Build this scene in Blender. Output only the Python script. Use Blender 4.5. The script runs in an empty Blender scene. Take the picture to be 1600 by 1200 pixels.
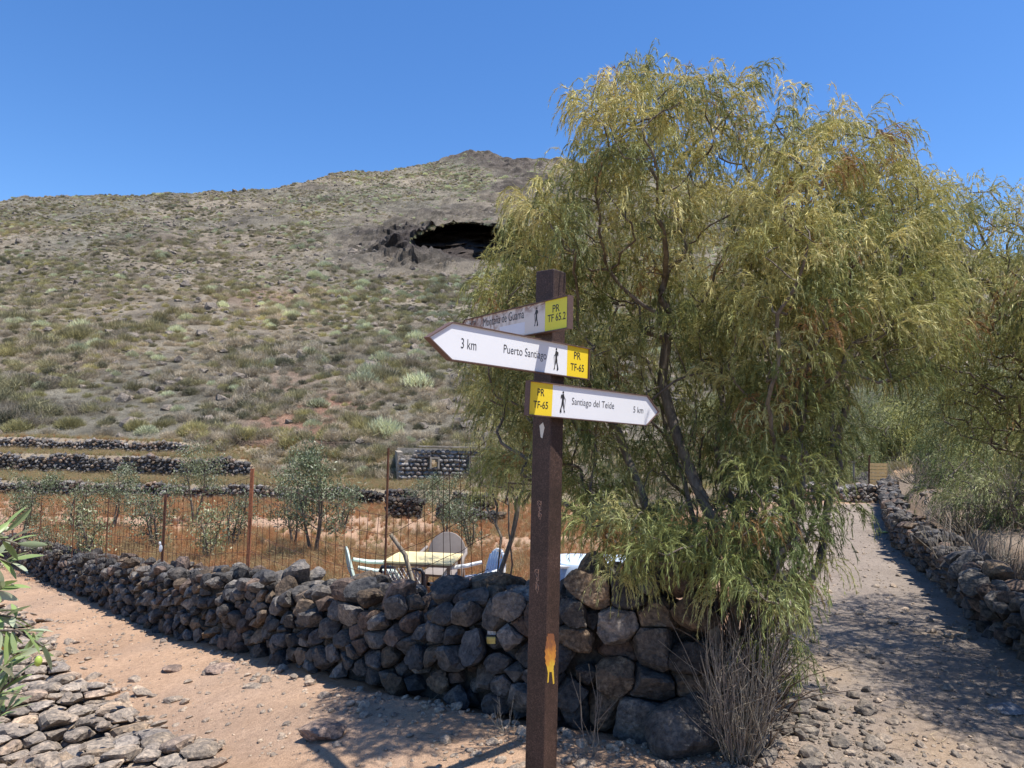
import bpy, math, random
import numpy as np
from math import sin, cos, tan, pi, radians, sqrt, atan2
from mathutils import Vector, Matrix

# ------------------------------------------------------------------ camera, sky, sun
S = bpy.context.scene
PITCH, ROLL, FPX = radians(3.9), radians(1.4), 1120.0
cd = bpy.data.cameras.new('camera'); cam = bpy.data.objects.new('camera', cd)
S.collection.objects.link(cam); S.camera = cam
cd.sensor_width = 36.0; cd.lens = 36.0 * FPX / 1600.0
cd.clip_start = 0.05; cd.clip_end = 2000.0
cam.location = (0, 0, 1.6)
cam.rotation_euler = (Matrix.Rotation(pi / 2 + PITCH, 3, 'X') @ Matrix.Rotation(ROLL, 3, 'Z')).to_euler()

SUN_EL, SUN_H = radians(70), (0.96, -0.28)
W = bpy.data.worlds.new('World'); S.world = W; W.use_nodes = True
nt = W.node_tree; bg = nt.nodes['Background']
sky = nt.nodes.new('ShaderNodeTexSky'); sky.sky_type = 'NISHITA'; sky.sun_disc = False
sky.sun_elevation = SUN_EL; sky.sun_rotation = atan2(SUN_H[0], SUN_H[1])
sky.altitude = 700; sky.air_density = 1.0; sky.dust_density = 0.3; sky.ozone_density = 3.2
hs = nt.nodes.new('ShaderNodeHueSaturation'); hs.inputs['Saturation'].default_value = 1.24; hs.inputs['Hue'].default_value = 0.506
nt.links.new(sky.outputs[0], hs.inputs['Color']); nt.links.new(hs.outputs[0], bg.inputs[0]); bg.inputs[1].default_value = 0.138
sd = bpy.data.lights.new('sun', 'SUN'); sd.energy = 5.0; sd.angle = radians(0.53); sd.color = (1.0, 0.955, 0.89)
sun = bpy.data.objects.new('sun', sd); S.collection.objects.link(sun)
sv = Vector((SUN_H[0] * cos(SUN_EL), SUN_H[1] * cos(SUN_EL), sin(SUN_EL)))
sun.rotation_euler = sv.to_track_quat('Z', 'Y').to_euler(); sun.location = (20, -5, 40)
S.view_settings.view_transform = 'Standard'; S.view_settings.look = 'None'
S.view_settings.exposure = 0.6; S.view_settings.gamma = 1.0; S.view_settings.use_curve_mapping = False
S.cycles.max_bounces = 6; S.cycles.transparent_max_bounces = 8

rng = np.random.default_rng(7); random.seed(7)
COL = S.collection

# ------------------------------------------------------------------ helpers
_R = np.array((Matrix.Rotation(pi / 2 + PITCH, 3, 'X') @ Matrix.Rotation(ROLL, 3, 'Z')))
CAM = np.array([0, 0, 1.6])
def ray(px, py):
    return _R @ np.array([(px - 800) / FPX, (600 - py) / FPX, -1.0])
def at(px, py, d):            # the point of the place seen at this pixel, d metres ahead
    v = ray(px, py); return CAM + v * (d / v[1])
def atz(px, py, z):           # ... at height z
    v = ray(px, py); return CAM + v * ((z - 1.6) / v[2])
def project(P):
    v = (np.atleast_2d(P) - CAM) @ _R
    z = np.maximum(-v[:, 2], 1e-3)
    return 800 + FPX * v[:, 0] / z, 600 - FPX * v[:, 1] / z, -v[:, 2]
def sstep(a, b, x):
    t = np.clip((x - a) / (b - a), 0, 1); return t * t * (3 - 2 * t)
def hsh(i, j, k, s=0):
    n = (i * 374761393 + j * 668265263 + k * 2147483647 + s * 974711) & 0xffffffff
    n = ((n ^ (n >> 13)) * 1274126177) & 0xffffffff
    return ((n ^ (n >> 16)) & 0xffff) / 65535.0
def vn3(P, f=1.0, s=0):
    P = np.asarray(P) * f; I = np.floor(P).astype(np.int64); F = P - I; F = F * F * (3 - 2 * F); r = 0
    for a in (0, 1):
        for b in (0, 1):
            for c in (0, 1):
                w = (F[..., 0] if a else 1 - F[..., 0]) * (F[..., 1] if b else 1 - F[..., 1]) * (F[..., 2] if c else 1 - F[..., 2])
                r = r + w * hsh(I[..., 0] + a, I[..., 1] + b, I[..., 2] + c, s)
    return r * 2 - 1
def vn2(x, y, f=1.0, s=0):
    return vn3(np.stack([x, y, np.zeros_like(x)], -1), f, s)
def fbm2(x, y, f, o=4, s=0):
    r = 0; a = 1; t = 0
    for i in range(o):
        r = r + a * vn2(x, y, f, s + i * 7); t += a; a *= .5; f *= 2.03
    return r / t

def mesh(name, V, F, mats=None, smooth=False, col=None, midx=None):
    me = bpy.data.meshes.new(name); V = np.asarray(V, np.float32)
    me.vertices.add(len(V)); me.vertices.foreach_set('co', V.ravel())
    Fs = F if isinstance(F, (list, tuple)) else [F]
    Fs = [np.asarray(f, np.int32) for f in Fs if len(f)]
    nl = sum(f.size for f in Fs); nf = sum(len(f) for f in Fs)
    me.loops.add(nl); me.loops.foreach_set('vertex_index', np.concatenate([f.ravel() for f in Fs]))
    me.polygons.add(nf)
    tot = np.concatenate([np.full(len(f), f.shape[1], np.int32) for f in Fs])
    st = np.concatenate([[0], np.cumsum(tot)[:-1]]).astype(np.int32)
    me.polygons.foreach_set('loop_start', st); me.polygons.foreach_set('loop_total', tot)
    if midx is not None: me.polygons.foreach_set('material_index', np.asarray(midx, np.int32))
    me.update(calc_edges=True)
    me.polygons.foreach_set('use_smooth', np.full(nf, bool(smooth)))
    if col is not None:
        a = me.color_attributes.new('Col', 'FLOAT_COLOR', 'POINT')
        c = np.ones((len(V), 4), np.float32); c[:, :3] = col; a.data.foreach_set('color', c.ravel())
    for m in (mats if isinstance(mats, (list, tuple)) else [mats]):
        if m: me.materials.append(m)
    return me
def obj(name, me, parent=None, link=True, **k):
    o = bpy.data.objects.new(name, me)
    if link: COL.objects.link(o)
    if parent: o.parent = parent
    for a, b in k.items(): o[a] = b
    return o
def thing(name, label, cat, loc=(0, 0, 0), group=None):
    o = bpy.data.objects.new(name, None); COL.objects.link(o); o.location = loc; o.empty_display_size = .2
    o['label'] = label; o['category'] = cat
    if group: o['group'] = group
    return o
class MB:                                  # collects shapes into one mesh
    def __init__(s): s.V = []; s.T = []; s.Q = []; s.n = 0
    def add(s, V, F):
        V = np.asarray(V, float); F = np.asarray(F, int)
        s.V.append(V); (s.T if F.shape[1] == 3 else s.Q).append(F + s.n); s.n += len(V)
    def box(s, c, d, R=None):
        v = np.array([[x, y, z] for x in (-.5, .5) for y in (-.5, .5) for z in (-.5, .5)]) * d
        if R is not None: v = v @ np.asarray(R).T
        s.add(v + c, [[0, 1, 3, 2], [4, 6, 7, 5], [0, 4, 5, 1], [2, 3, 7, 6], [0, 2, 6, 4], [1, 5, 7, 3]])
    def tube(s, P, r, n=6):
        V, F = tube(P, r, n); s.add(V, F)
    def prism(s, poly, y0, y1):            # polygon in x,z extruded along y
        p = np.asarray(poly); m = len(p)
        V = np.concatenate([np.c_[p[:, 0], np.full(m, y0), p[:, 1]], np.c_[p[:, 0], np.full(m, y1), p[:, 1]]])
        s.add(V, [[i, (i + 1) % m, m + (i + 1) % m, m + i] for i in range(m)])
        c = p.mean(0)
        for y, fl in ((y0, 1), (y1, 0)):
            Vc = np.r_[np.c_[p[:, 0], np.full(m, y), p[:, 1]], [[c[0], y, c[1]]]]
            s.add(Vc, [[i, (i + 1) % m, m] if fl else [(i + 1) % m, i, m] for i in range(m)])
    def get(s, name, mats, smooth=False, col=None):
        F = []
        if s.T: F.append(np.concatenate(s.T))
        if s.Q: F.append(np.concatenate(s.Q))
        return mesh(name, np.concatenate(s.V), F, mats, smooth, col)
def tube(P, r, n=6):
    P = np.asarray(P, float); m = len(P); r = np.broadcast_to(r, (m,))
    T = np.gradient(P, axis=0); T /= np.linalg.norm(T, axis=1)[:, None] + 1e-9
    up = np.array([0, 0, 1.]) if abs(T[0, 2]) < .9 else np.array([1., 0, 0])
    A = np.cross(T, up); A /= np.linalg.norm(A, axis=1)[:, None] + 1e-9; B = np.cross(T, A)
    a = np.arange(n) * 2 * pi / n
    V = P[:, None] + r[:, None, None] * (cos_(a)[None, :, None] * A[:, None] + sin_(a)[None, :, None] * B[:, None])
    i = np.arange(m - 1)[:, None] * n; j = np.arange(n)[None]; k = (j + 1) % n
    F = np.stack([i + j, i + k, i + n + k, i + n + j], -1).reshape(-1, 4)
    V = V.reshape(-1, 3)
    V = np.r_[V, P[:1], P[-1:]]; a0, a1 = len(V) - 2, len(V) - 1
    cap = [[a0, (j + 1) % n, j, a0] for j in range(0)]
    return V, F
cos_, sin_ = np.cos, np.sin

def ico(n):
    import bmesh
    b = bmesh.new(); bmesh.ops.create_icosphere(b, subdivisions=n, radius=1)
    V = np.array([v.co[:] for v in b.verts]); F = np.array([[v.index for v in f.verts] for f in b.faces]); b.free()
    return V / np.linalg.norm(V, axis=1)[:, None], F
ICO = {n: ico(n) for n in (1, 2, 3, 4)}

# ------------------------------------------------------------------ materials
def mat(name, build):
    m = bpy.data.materials.new(name); m.use_nodes = True; t = m.node_tree
    build(t, t.nodes['Principled BSDF'], t.nodes, t.links); return m
def noise(t, scale, detail=4, rough=.6, vec=None, dist=0):
    n = t.nodes.new('ShaderNodeTexNoise'); n.inputs['Scale'].default_value = scale
    n.inputs['Detail'].default_value = detail; n.inputs['Roughness'].default_value = rough
    n.inputs['Distortion'].default_value = dist
    if vec is not None: t.links.new(vec, n.inputs['Vector'])
    return n
def ramp(t, src, stops):
    r = t.nodes.new('ShaderNodeValToRGB'); e = r.color_ramp.elements
    while len(e) < len(stops): e.new(.5)
    for q, (p, c) in zip(e, stops):
        q.position = p; q.color = (*c, 1) if len(c) == 3 else c
    t.links.new(src, r.inputs[0]); return r
def mix(t, a, b, fac, mode='MIX'):
    m = t.nodes.new('ShaderNodeMix'); m.data_type = 'RGBA'; m.blend_type = mode
    for s, v in ((m.inputs[6], a), (m.inputs[7], b)):
        if hasattr(v, 'links'): t.links.new(v, s)
        else: s.default_value = (*v, 1)
    if hasattr(fac, 'links'): t.links.new(fac, m.inputs[0])
    else: m.inputs[0].default_value = fac
    return m.outputs[2]
def bump(t, h, strength, dist):
    b = t.nodes.new('ShaderNodeBump'); b.inputs['Strength'].default_value = strength; b.inputs['Distance'].default_value = dist
    t.links.new(h, b.inputs['Height']); return b
def geo(t): return t.nodes.new('ShaderNodeNewGeometry').outputs['Position']
def objc(t): return t.nodes.new('ShaderNodeTexCoord').outputs['Object']
def attr(t, n='Col'):
    a = t.nodes.new('ShaderNodeAttribute'); a.attribute_name = n; return a.outputs['Color']

def plain(name, c, rough=.6, vary=.15, scale=12, bumpd=0.0):
    def f(t, p, N, L):
        n = noise(t, scale, 5, .65, objc(t))
        r = ramp(t, n.outputs['Fac'], [(.3, tuple(x * (1 - vary) for x in c)), (.7, tuple(min(1, x * (1 + vary)) for x in c))])
        L.new(r.outputs[0], p.inputs['Base Color']); p.inputs['Roughness'].default_value = rough
        p.inputs['Specular IOR Level'].default_value = .3
        if bumpd: L.new(bump(t, n.outputs['Fac'], .6, bumpd).outputs[0], p.inputs['Normal'])
    return mat(name, f)
def rock_mat(name, sc=1.0):
    def f(t, p, N, L):
        g = geo(t); c = attr(t)
        n1 = noise(t, 5.5 * sc, 9, .7, g, .5); n2 = noise(t, 38 * sc, 6, .7, g); n3 = noise(t, 3.1 * sc, 3, .5, g)
        k = ramp(t, n1.outputs['Fac'], [(.3, (.5, .5, .52)), (.5, (.92, .9, .87)), (.68, (1.75, 1.62, 1.45))])
        a = mix(t, c, k.outputs[0], 1, 'MULTIPLY')
        k2 = ramp(t, n2.outputs['Fac'], [(.36, (.5, .5, .5)), (.5, (1, 1, 1)), (.64, (1.6, 1.52, 1.4))])
        a = mix(t, a, k2.outputs[0], .9, 'MULTIPLY')
        lf = ramp(t, n3.outputs['Fac'], [(.6, (0, 0, 0)), (.72, (1, 1, 1))])
        ff = N.new('ShaderNodeMath'); ff.operation = 'MULTIPLY'; L.new(lf.outputs[0], ff.inputs[0])
        l2 = ramp(t, n2.outputs['Fac'], [(.5, (0, 0, 0)), (.62, (.6, .6, .6))]); L.new(l2.outputs[0], ff.inputs[1])
        a = mix(t, a, (.42, .37, .27), ff.outputs[0])
        L.new(a, p.inputs['Base Color']); p.inputs['Roughness'].default_value = .9
        p.inputs['Specular IOR Level'].default_value = .25
        ad = N.new('ShaderNodeMath'); ad.operation = 'ADD'; L.new(n1.outputs['Fac'], ad.inputs[0])
        m2 = N.new('ShaderNodeMath'); m2.operation = 'MULTIPLY'; m2.inputs[1].default_value = .45
        L.new(n2.outputs['Fac'], m2.inputs[0]); L.new(m2.outputs[0], ad.inputs[1])
        L.new(bump(t, ad.outputs[0], .9, .035 / sc).outputs[0], p.inputs['Normal'])
    return mat(name, f)
M_ROCK = rock_mat('basalt_stone'); M_ROCKF = rock_mat('basalt_stone_far', .5)
def ground_mat(name, sc, bumpd, spk=.5):
    def f(t, p, N, L):
        g = geo(t); c = attr(t)
        n1 = noise(t, 1.3 * sc, 6, .65, g); n2 = noise(t, 24 * sc, 6, .75, g); n3 = noise(t, 140 * sc, 3, .7, g)
        a = mix(t, c, ramp(t, n1.outputs['Fac'], [(.3, (.8, .79, .78)), (.7, (1.15, 1.15, 1.14))]).outputs[0], 1, 'MULTIPLY')
        a = mix(t, a, ramp(t, n2.outputs['Fac'], [(.3, (.68, .66, .65)), (.5, (1, 1, 1)), (.7, (1.25, 1.25, 1.25))]).outputs[0], .75, 'MULTIPLY')
        a = mix(t, a, ramp(t, n3.outputs['Fac'], [(.33, (.5, .48, .46)), (.5, (1, 1, 1)), (.68, (1.5, 1.5, 1.5))]).outputs[0], spk, 'MULTIPLY')
        L.new(a, p.inputs['Base Color']); p.inputs['Roughness'].default_value = .95
        p.inputs['Specular IOR Level'].default_value = .15
        ad = N.new('ShaderNodeMath'); ad.operation = 'MULTIPLY_ADD'; L.new(n3.outputs['Fac'], ad.inputs[0]); ad.inputs[1].default_value = .35
        L.new(n2.outputs['Fac'], ad.inputs[2])
        L.new(bump(t, ad.outputs[0], .8, bumpd).outputs[0], p.inputs['Normal'])
    return mat(name, f)
M_GROUND = ground_mat('stony_ground', 1, .03); M_HILL = ground_mat('hillside_soil', .12, .5, .8)
def leaf_mat(name, gain=(1, 1, 1), trans=.35, rough=.55, c=None, rnd=.25):
    def f(t, p, N, L):
        if c is None: a = attr(t)
        else:
            oi = N.new('ShaderNodeObjectInfo')
            a = ramp(t, oi.outputs['Random'], [(0, tuple(x * (1 - rnd) for x in c)), (.5, c), (1, tuple(x * (1 + rnd) for x in c))]).outputs[0]
            n = noise(t, .05, 3, .6, geo(t))
            a = mix(t, a, ramp(t, n.outputs['Fac'], [(.35, (.8, .82, .82)), (.65, (1.22, 1.16, 1.05))]).outputs[0], 1, 'MULTIPLY')
        a = mix(t, a, gain, 1, 'MULTIPLY')
        L.new(a, p.inputs['Base Color']); p.inputs['Roughness'].default_value = rough
        p.inputs['Specular IOR Level'].default_value = .3
        tr = N.new('ShaderNodeBsdfTranslucent'); L.new(a, tr.inputs['Color'])
        ms = N.new('ShaderNodeMixShader'); ms.inputs[0].default_value = trans
        L.new(p.outputs[0], ms.inputs[1]); L.new(tr.outputs[0], ms.inputs[2])
        L.new(ms.outputs[0], N['Material Output'].inputs[0])
    return mat(name, f)
M_THREAD = leaf_mat('threadlike_leaves', trans=.25)
M_OLIVE = leaf_mat('olive_leaves', trans=.2, rough=.4)
M_WEED = leaf_mat('dry_weeds', trans=.35, rough=.8)
def bark_mat(name, c1, c2, sc=30):
    def f(t, p, N, L):
        mp = N.new('ShaderNodeMapping'); mp.inputs['Scale'].default_value = (1, 1, .25); L.new(geo(t), mp.inputs[0])
        n = noise(t, sc, 6, .7, mp.outputs[0]); n2 = noise(t, sc * .12, 2, .5, geo(t))
        r = ramp(t, n.outputs['Fac'], [(.3, c1), (.65, c2)])
        a = mix(t, r.outputs[0], ramp(t, n2.outputs['Fac'], [(.4, (.7, .7, .7)), (.6, (.95, .98, .9))]).outputs[0], 1, 'MULTIPLY')
        L.new(a, p.inputs['Base Color']); p.inputs['Roughness'].default_value = .9
        L.new(bump(t, n.outputs['Fac'], .9, .01).outputs[0], p.inputs['Normal'])
    return mat(name, f)
M_BARK = bark_mat('grey_brown_bark', (.07, .05, .038), (.26, .215, .17))
M_TWIG = bark_mat('dead_grey_twigs', (.2, .155, .12), (.4, .34, .28), 60)
M_FIBRE = bark_mat('shaggy_brown_bark', (.07, .045, .032), (.2, .14, .1), 50)
def rust_mat():
    def f(t, p, N, L):
        o = objc(t); n = noise(t, 160, 5, .8, o); n2 = noise(t, 5, 4, .6, o)
        r = ramp(t, n.outputs['Fac'], [(.32, (.014, .007, .005)), (.5, (.04, .021, .015)), (.66, (.12, .075, .058))])
        a = mix(t, r.outputs[0], ramp(t, n2.outputs['Fac'], [(.35, (.7, .66, .62)), (.65, (1.25, 1.2, 1.2))]).outputs[0], 1, 'MULTIPLY')
        L.new(a, p.inputs['Base Color']); p.inputs['Roughness'].default_value = .62
        L.new(bump(t, n.outputs['Fac'], .5, .001).outputs[0], p.inputs['Normal'])
    return mat('brown_painted_steel', f)
M_POST = rust_mat()
M_RUST = plain('rusty_iron', (.13, .06, .035), .85, .4, 40)
M_RUSTO = plain('orange_rusty_iron', (.3, .12, .06), .85, .4, 40)
M_WIRE = plain('rusty_wire', (.07, .035, .025), .7, .3, 30)

# ------------------------------------------------------------------ ground shape
def line_s(P):
    P = np.asarray(P, float); d = np.r_[0, np.cumsum(np.linalg.norm(np.diff(P, axis=0), axis=1))]; return d
def smooth_line(P, n=200):                 # Catmull-Rom-ish resample
    P = np.asarray(P, float); Q = P.copy()
    for _ in range(3):
        N_ = [Q[0]]
        for a, b in zip(Q[:-1], Q[1:]): N_ += [a * .75 + b * .25, a * .25 + b * .75]
        N_.append(Q[-1]); Q = np.array(N_)
    d = line_s(Q); s = np.linspace(0, d[-1], n)
    return np.c_[[np.interp(s, d, Q[:, i]) for i in range(Q.shape[1])]].T
def pip(x, y, poly):
    r = np.zeros(x.shape, bool); n = len(poly)
    for i in range(n):
        x1, y1 = poly[i][:2]; x2, y2 = poly[(i + 1) % n][:2]
        c = ((y1 > y) != (y2 > y)) & (x < (x2 - x1) * (y - y1) / ((y2 - y1) + 1e-12) + x1); r ^= c
    return r
def pdist(x, y, P):
    r = np.full(x.shape, 1e9)
    for a, b in zip(P[:-1], P[1:]):
        dx, dy = b[0] - a[0], b[1] - a[1]; t = np.clip(((x - a[0]) * dx + (y - a[1]) * dy) / (dx * dx + dy * dy + 1e-12), 0, 1)
        r = np.minimum(r, np.hypot(x - a[0] - t * dx, y - a[1] - t * dy))
    return r
LW = np.array([atz(*q) for q in [(1092, 1172, 0), (960, 1152, 0), (850, 1134, 0), (700, 1100, -.05), (500, 1057, -.2), (400, 1031, -.35), (250, 995, -.6), (100, 923, -.9), (15, 886, -1.1)]])
LW = np.r_[LW, [[-12.2, 16.6, -1.35]], [[-16, 20.5, -1.6]]]
LWH = [.86, .82, .76, .63, .63, .66, .65, .49, .42, .40, .40]
PEDGE = np.array([[1.35, 4.7], [1.75, 5.6], [2.5, 7.5], [3.3, 10], [4.6, 13.5], [6.3, 17.2], [9.9, 19.2], [12, 23]])
RW = [.12, 0] + np.r_[[[3.6, .5], [3.95, 3.6]], np.array([atz(*q, 0)[:2] for q in [(1612, 1018), (1570, 973), (1509, 920), (1450, 877), (1424, 853), (1409, 824), (1400, 796), (1402, 778)]])]
FIELD = [tuple(p[:2]) for p in LW[::-1]] + [tuple(p) for p in PEDGE] + [(40, 60), (0, 400), (-60, 60), (-40, 30)]
BANK = [tuple(p) for p in RW] + [(12, 23), (40, 60), (400, 60), (400, -60), (3.2, -60)]
_zx = np.r_[-60., LW[::-1, 0], 60]; _zz = np.r_[-4., LW[::-1, 2], 0]
ALT = 28.0
def hy(y):
    q = np.maximum(y - ALT, 0); return 1 + .36 * q + .0007 * q * q
SKYL = [(-900, 350), (-400, 330), (-200, 322), (0, 316), (60, 310), (170, 302), (300, 302), (400, 296), (470, 287), (520, 270), (560, 266), (600, 266), (640, 258), (700, 248), (735, 240), (755, 238), (775, 241), (795, 250), (850, 250), (885, 253), (1000, 264), (1150, 300), (1300, 335), (1450, 372), (1600, 405), (2000, 440), (2600, 470)]
_ta, _rr = [], []
for px, py in SKYL:
    v = ray(px, py); ys = np.linspace(30, 420, 4000); k = (hy(ys) - 1.6) / ys
    _ta.append(v[0] / v[1]); _rr.append(ys[np.argmax(k > v[2] / v[1])] if (k > v[2] / v[1]).any() else 300)
def ridge(ta): return np.interp(ta, _ta, _rr)
def ground(x, y, detail=True):
    x = np.asarray(x, float); y = np.asarray(y, float)
    inF = pip(x, y, FIELD); inB = pip(x, y, BANK)
    zp = np.interp(x, _zx, _zz) * sstep(-30, -2, -np.abs(y) * 0 + 1)  # camera-side slope
    zf = -.68 + .68 * sstep(3, 6.5, x - (y - 14) * .0)
    ta = x / np.maximum(y, 1)
    dE = pdist(x, y, PEDGE); dL = pdist(x, y, LW[:, :2])
    wE = sstep(0, 1.3, dE) * np.where(dL < dE, 1, 1); near_wall = dL < dE
    z = np.where(inF, np.where(near_wall, zp + (zf - zp) * sstep(.12, .5, dL), zf * wE + 0 * x), zp)
    # terraces
    def terr(y0, hgt, t0, soft):
        return np.where(ta < t0, hgt * sstep(.16, .26, y - y0), hgt * sstep(0, soft, y - y0))
    t1 = (760 - 800) / 1120; t2 = (395 - 800) / 1120; t3 = (290 - 800) / 1120
    dz = terr(22, .45, t1, 4) + terr(25, .7, t2, 3) + terr(27, .5, t3, 1.5)
    z = z + np.where(y > 18, dz, 0) * np.where(inB, .4, 1)
    z = np.where((ta > t1) & ~inB, z + (1.0 - z) * sstep(20, ALT, y), z)
    dR = pdist(x, y, RW)
    zb = .46 + .15 * np.minimum(dR, 9) + .2 * np.maximum(dR - 9, 0)
    z = np.where(inB, np.where(dR < .3, z + (zb - z) * sstep(.1, .3, dR), zb), z)
    h = hy(y); R = ridge(ta); h = np.where(y > R, hy(R) - .55 * (y - R), h)
    z = np.where(y > ALT, np.maximum(h, 0 * h + np.where(inB, zb * sstep(60, 28, y), -99)), z)
    if detail:
        fl = np.where(y > ALT, 1, 0)
        amp = np.clip((y - ALT) / 40, 0, 1)
        z = z + fl * amp * (1.6 * fbm2(x, y, .035, 4, 3) + .9 * np.abs(fbm2(x, y, .16, 4, 9)))
        z = z + (1 - fl) * (.03 * fbm2(x, y, .6, 3, 1) + .012 * fbm2(x, y, 5, 3, 5))
        z = z + inF * (y < ALT) * .06 * fbm2(x, y, .5, 3, 11) + inB * .12 * fbm2(x, y, .9, 4, 12) * np.clip(dR, 0, 1)
    return z
def gz(x, y): return float(ground(np.array([x]), np.array([y]))[0])

# near terrain: one graded grid cut into the pieces of the setting
def graded(lo, a, b, hi, st, g=1.09):
    c = list(np.arange(a, b, st)); s = st; q = c[-1]
    while q < hi: s *= g; q += s; c.append(q)
    s = st; q = c[0]
    while q > lo: s *= g; q -= s; c.insert(0, q)
    return np.array(c)
xs = graded(-120, -6.5, 5, 160, .055, 1.06); ys = graded(-80, 3.2, 8.5, ALT, .05, 1.028); ys = np.unique(np.r_[ys[ys < ALT - .1], 22.15, 22.27, 25.15, 25.27, 27.15, 27.27, ALT])
X, Y = np.meshgrid(xs, ys); X0 = X.ravel(); Y0 = Y.ravel()
Z0 = ground(X0, Y0)
inF, inB = pip(X0, Y0, FIELD), pip(X0, Y0, BANK)
tw = sstep(.8, 2.0, X0 - .12 * (Y0 - 4)); tw = np.clip(tw + .3 * fbm2(X0, Y0, .8, 3, 2) * (tw > 0) * (tw < 1), 0, 1)[:, None]
cp = np.array([.43, .285, .188]) * (1 - tw) + np.array([.262, .218, .18]) * tw
straw = np.clip(fbm2(X0, Y0, 1.3, 4, 21) * 2.2, 0, 1)[:, None] * sstep(7.5, 5.5, Y0)[:, None] * tw
cp = cp * (1 - .6 * straw) + np.array([.42, .29, .17]) * .6 * straw
pa = np.clip(fbm2(X0, Y0, .9, 4, 31) * 2.5, 0, 1)[:, None]; cp = cp * (1 - .25 * pa) + np.array([.33, .26, .215]) * .25 * pa
q = np.clip(.5 + 1.6 * fbm2(X0, Y0, .35, 4, 41), 0, 1)[:, None]
cf = np.array([.40, .265, .18]) * q + np.array([.38, .2, .11]) * (1 - q)
q2 = np.clip(.5 + 1.6 * fbm2(X0, Y0, .25, 4, 45), 0, 1)[:, None]
ct = np.array([.27, .22, .155]) * q2 + np.array([.31, .25, .185]) * (1 - q2)
cf = np.where((Y0 > 21.9)[:, None], ct, cf)
cb = np.array([.25, .20, .155]) * q + np.array([.33, .225, .14]) * (1 - q)
CC = np.where(inF[:, None], cf, np.where(inB[:, None], cb, cp))
nx, ny = len(xs), len(ys); I = (np.arange(ny - 1)[:, None] * nx + np.arange(nx - 1)[None]).ravel()
Q = np.stack([I, I + 1, I + nx + 1, I + nx], -1)
fx, fy = X0[Q].mean(1), Y0[Q].mean(1)
fF, fB = pip(fx, fy, FIELD), pip(fx, fy, BANK)
zone = np.where(fF, np.where(fy > 22, 1, 2), np.where(fB, 3, np.where(fx - .12 * (fy - 4) > 1.35, 4, 5)))
for zid, nm in ((1, 'terrace_ground'), (2, 'field_soil'), (3, 'bank_ground'), (4, 'gravel_path'), (5, 'dirt_path')):
    q = Q[zone == zid]; u, inv = np.unique(q, return_inverse=True)
    obj(nm, mesh(nm, np.c_[X0, Y0, Z0][u], inv.reshape(-1, 4), M_GROUND, True, CC[u]), kind='structure')

# hillside: fan-shaped grid; the cave is a real hollow driven into the slope
ta = np.linspace(-1.35, 1.6, 740); tt = np.linspace(0, 1, 300)
TA, TT = np.meshgrid(ta, tt); RR = ridge(TA)
YY = ALT - .6 + (RR + 60 - ALT) * TT ** 1.35
XX = TA * YY; ZZ = ground(XX.ravel(), YY.ravel()).reshape(XX.shape)
ZZ = np.where(YY < ALT, ground((TA * ALT).ravel(), np.full(TA.size, ALT)).reshape(TA.shape) - .3, ZZ)
P = np.stack([XX, YY, ZZ], -1).reshape(-1, 3)
pxx, pyy, dd = project(P)
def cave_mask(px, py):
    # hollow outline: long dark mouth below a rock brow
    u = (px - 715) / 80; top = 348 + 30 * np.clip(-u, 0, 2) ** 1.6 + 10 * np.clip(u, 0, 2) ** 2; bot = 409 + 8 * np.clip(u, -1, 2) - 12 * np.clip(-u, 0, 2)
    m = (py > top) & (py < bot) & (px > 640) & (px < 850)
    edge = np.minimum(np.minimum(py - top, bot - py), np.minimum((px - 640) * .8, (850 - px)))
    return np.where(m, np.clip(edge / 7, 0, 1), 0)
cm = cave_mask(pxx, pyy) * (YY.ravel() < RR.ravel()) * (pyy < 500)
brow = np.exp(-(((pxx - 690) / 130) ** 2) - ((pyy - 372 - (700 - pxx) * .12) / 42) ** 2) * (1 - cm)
dirv = (P - CAM) / np.linalg.norm(P - CAM, axis=1)[:, None]
rk = np.abs(vn3(P, .35, 3)) + .6 * np.abs(vn3(P, .9, 5)) + .4 * vn3(P, 2.0, 6)
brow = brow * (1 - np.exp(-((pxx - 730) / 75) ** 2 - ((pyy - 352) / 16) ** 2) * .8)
P2 = P + dirv * (cm * (20 + 3.5 * vn3(P, .5, 31) + 1.5 * rk * cm))[:, None] + np.array([0, -1, .5]) * (brow * 2.1 * rk)[:, None]
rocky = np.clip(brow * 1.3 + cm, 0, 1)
hl = pxx.clip(-500, 2000)
outc = np.clip(fbm2(P[:, 0], P[:, 1], .05, 4, 77) * 2.5 - .55 + .3 * sstep(500, 900, pxx), 0, 1) * sstep(36, 60, P[:, 1])
P2 = P2 + np.array([0, -.5, .8]) * (outc * 1.3 * np.abs(vn3(P, .5, 8)))[:, None]
n1 = np.clip(.5 + 1.4 * fbm2(P[:, 0], P[:, 1], .06, 4, 50), 0, 1)[:, None]
n2 = np.clip(.5 + 1.6 * fbm2(P[:, 0], P[:, 1], .9, 3, 60), 0, 1)[:, None]
ch = np.array([.25, .21, .158]) * n1 + np.array([.18, .165, .128]) * (1 - n1)
ch = ch * (.7 + .6 * n2)
red = np.clip(fbm2(P[:, 0], P[:, 1], .11, 3, 90) * 3 - .9, 0, 1)[:, None] * sstep(75, 40, P[:, 1])[:, None]
ch = ch * (1 - red) + np.array([.33, .2, .14]) * red
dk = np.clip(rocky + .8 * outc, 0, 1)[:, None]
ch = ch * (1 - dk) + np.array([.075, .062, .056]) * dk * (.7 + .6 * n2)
na, nb = len(ta), len(tt); I = (np.arange(nb - 1)[:, None] * na + np.arange(na - 1)[None]).ravel()
obj('hillside', mesh('hillside', P2, np.stack([I, I + 1, I + na + 1, I + na], -1), M_HILL, False, ch), kind='structure')
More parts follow.
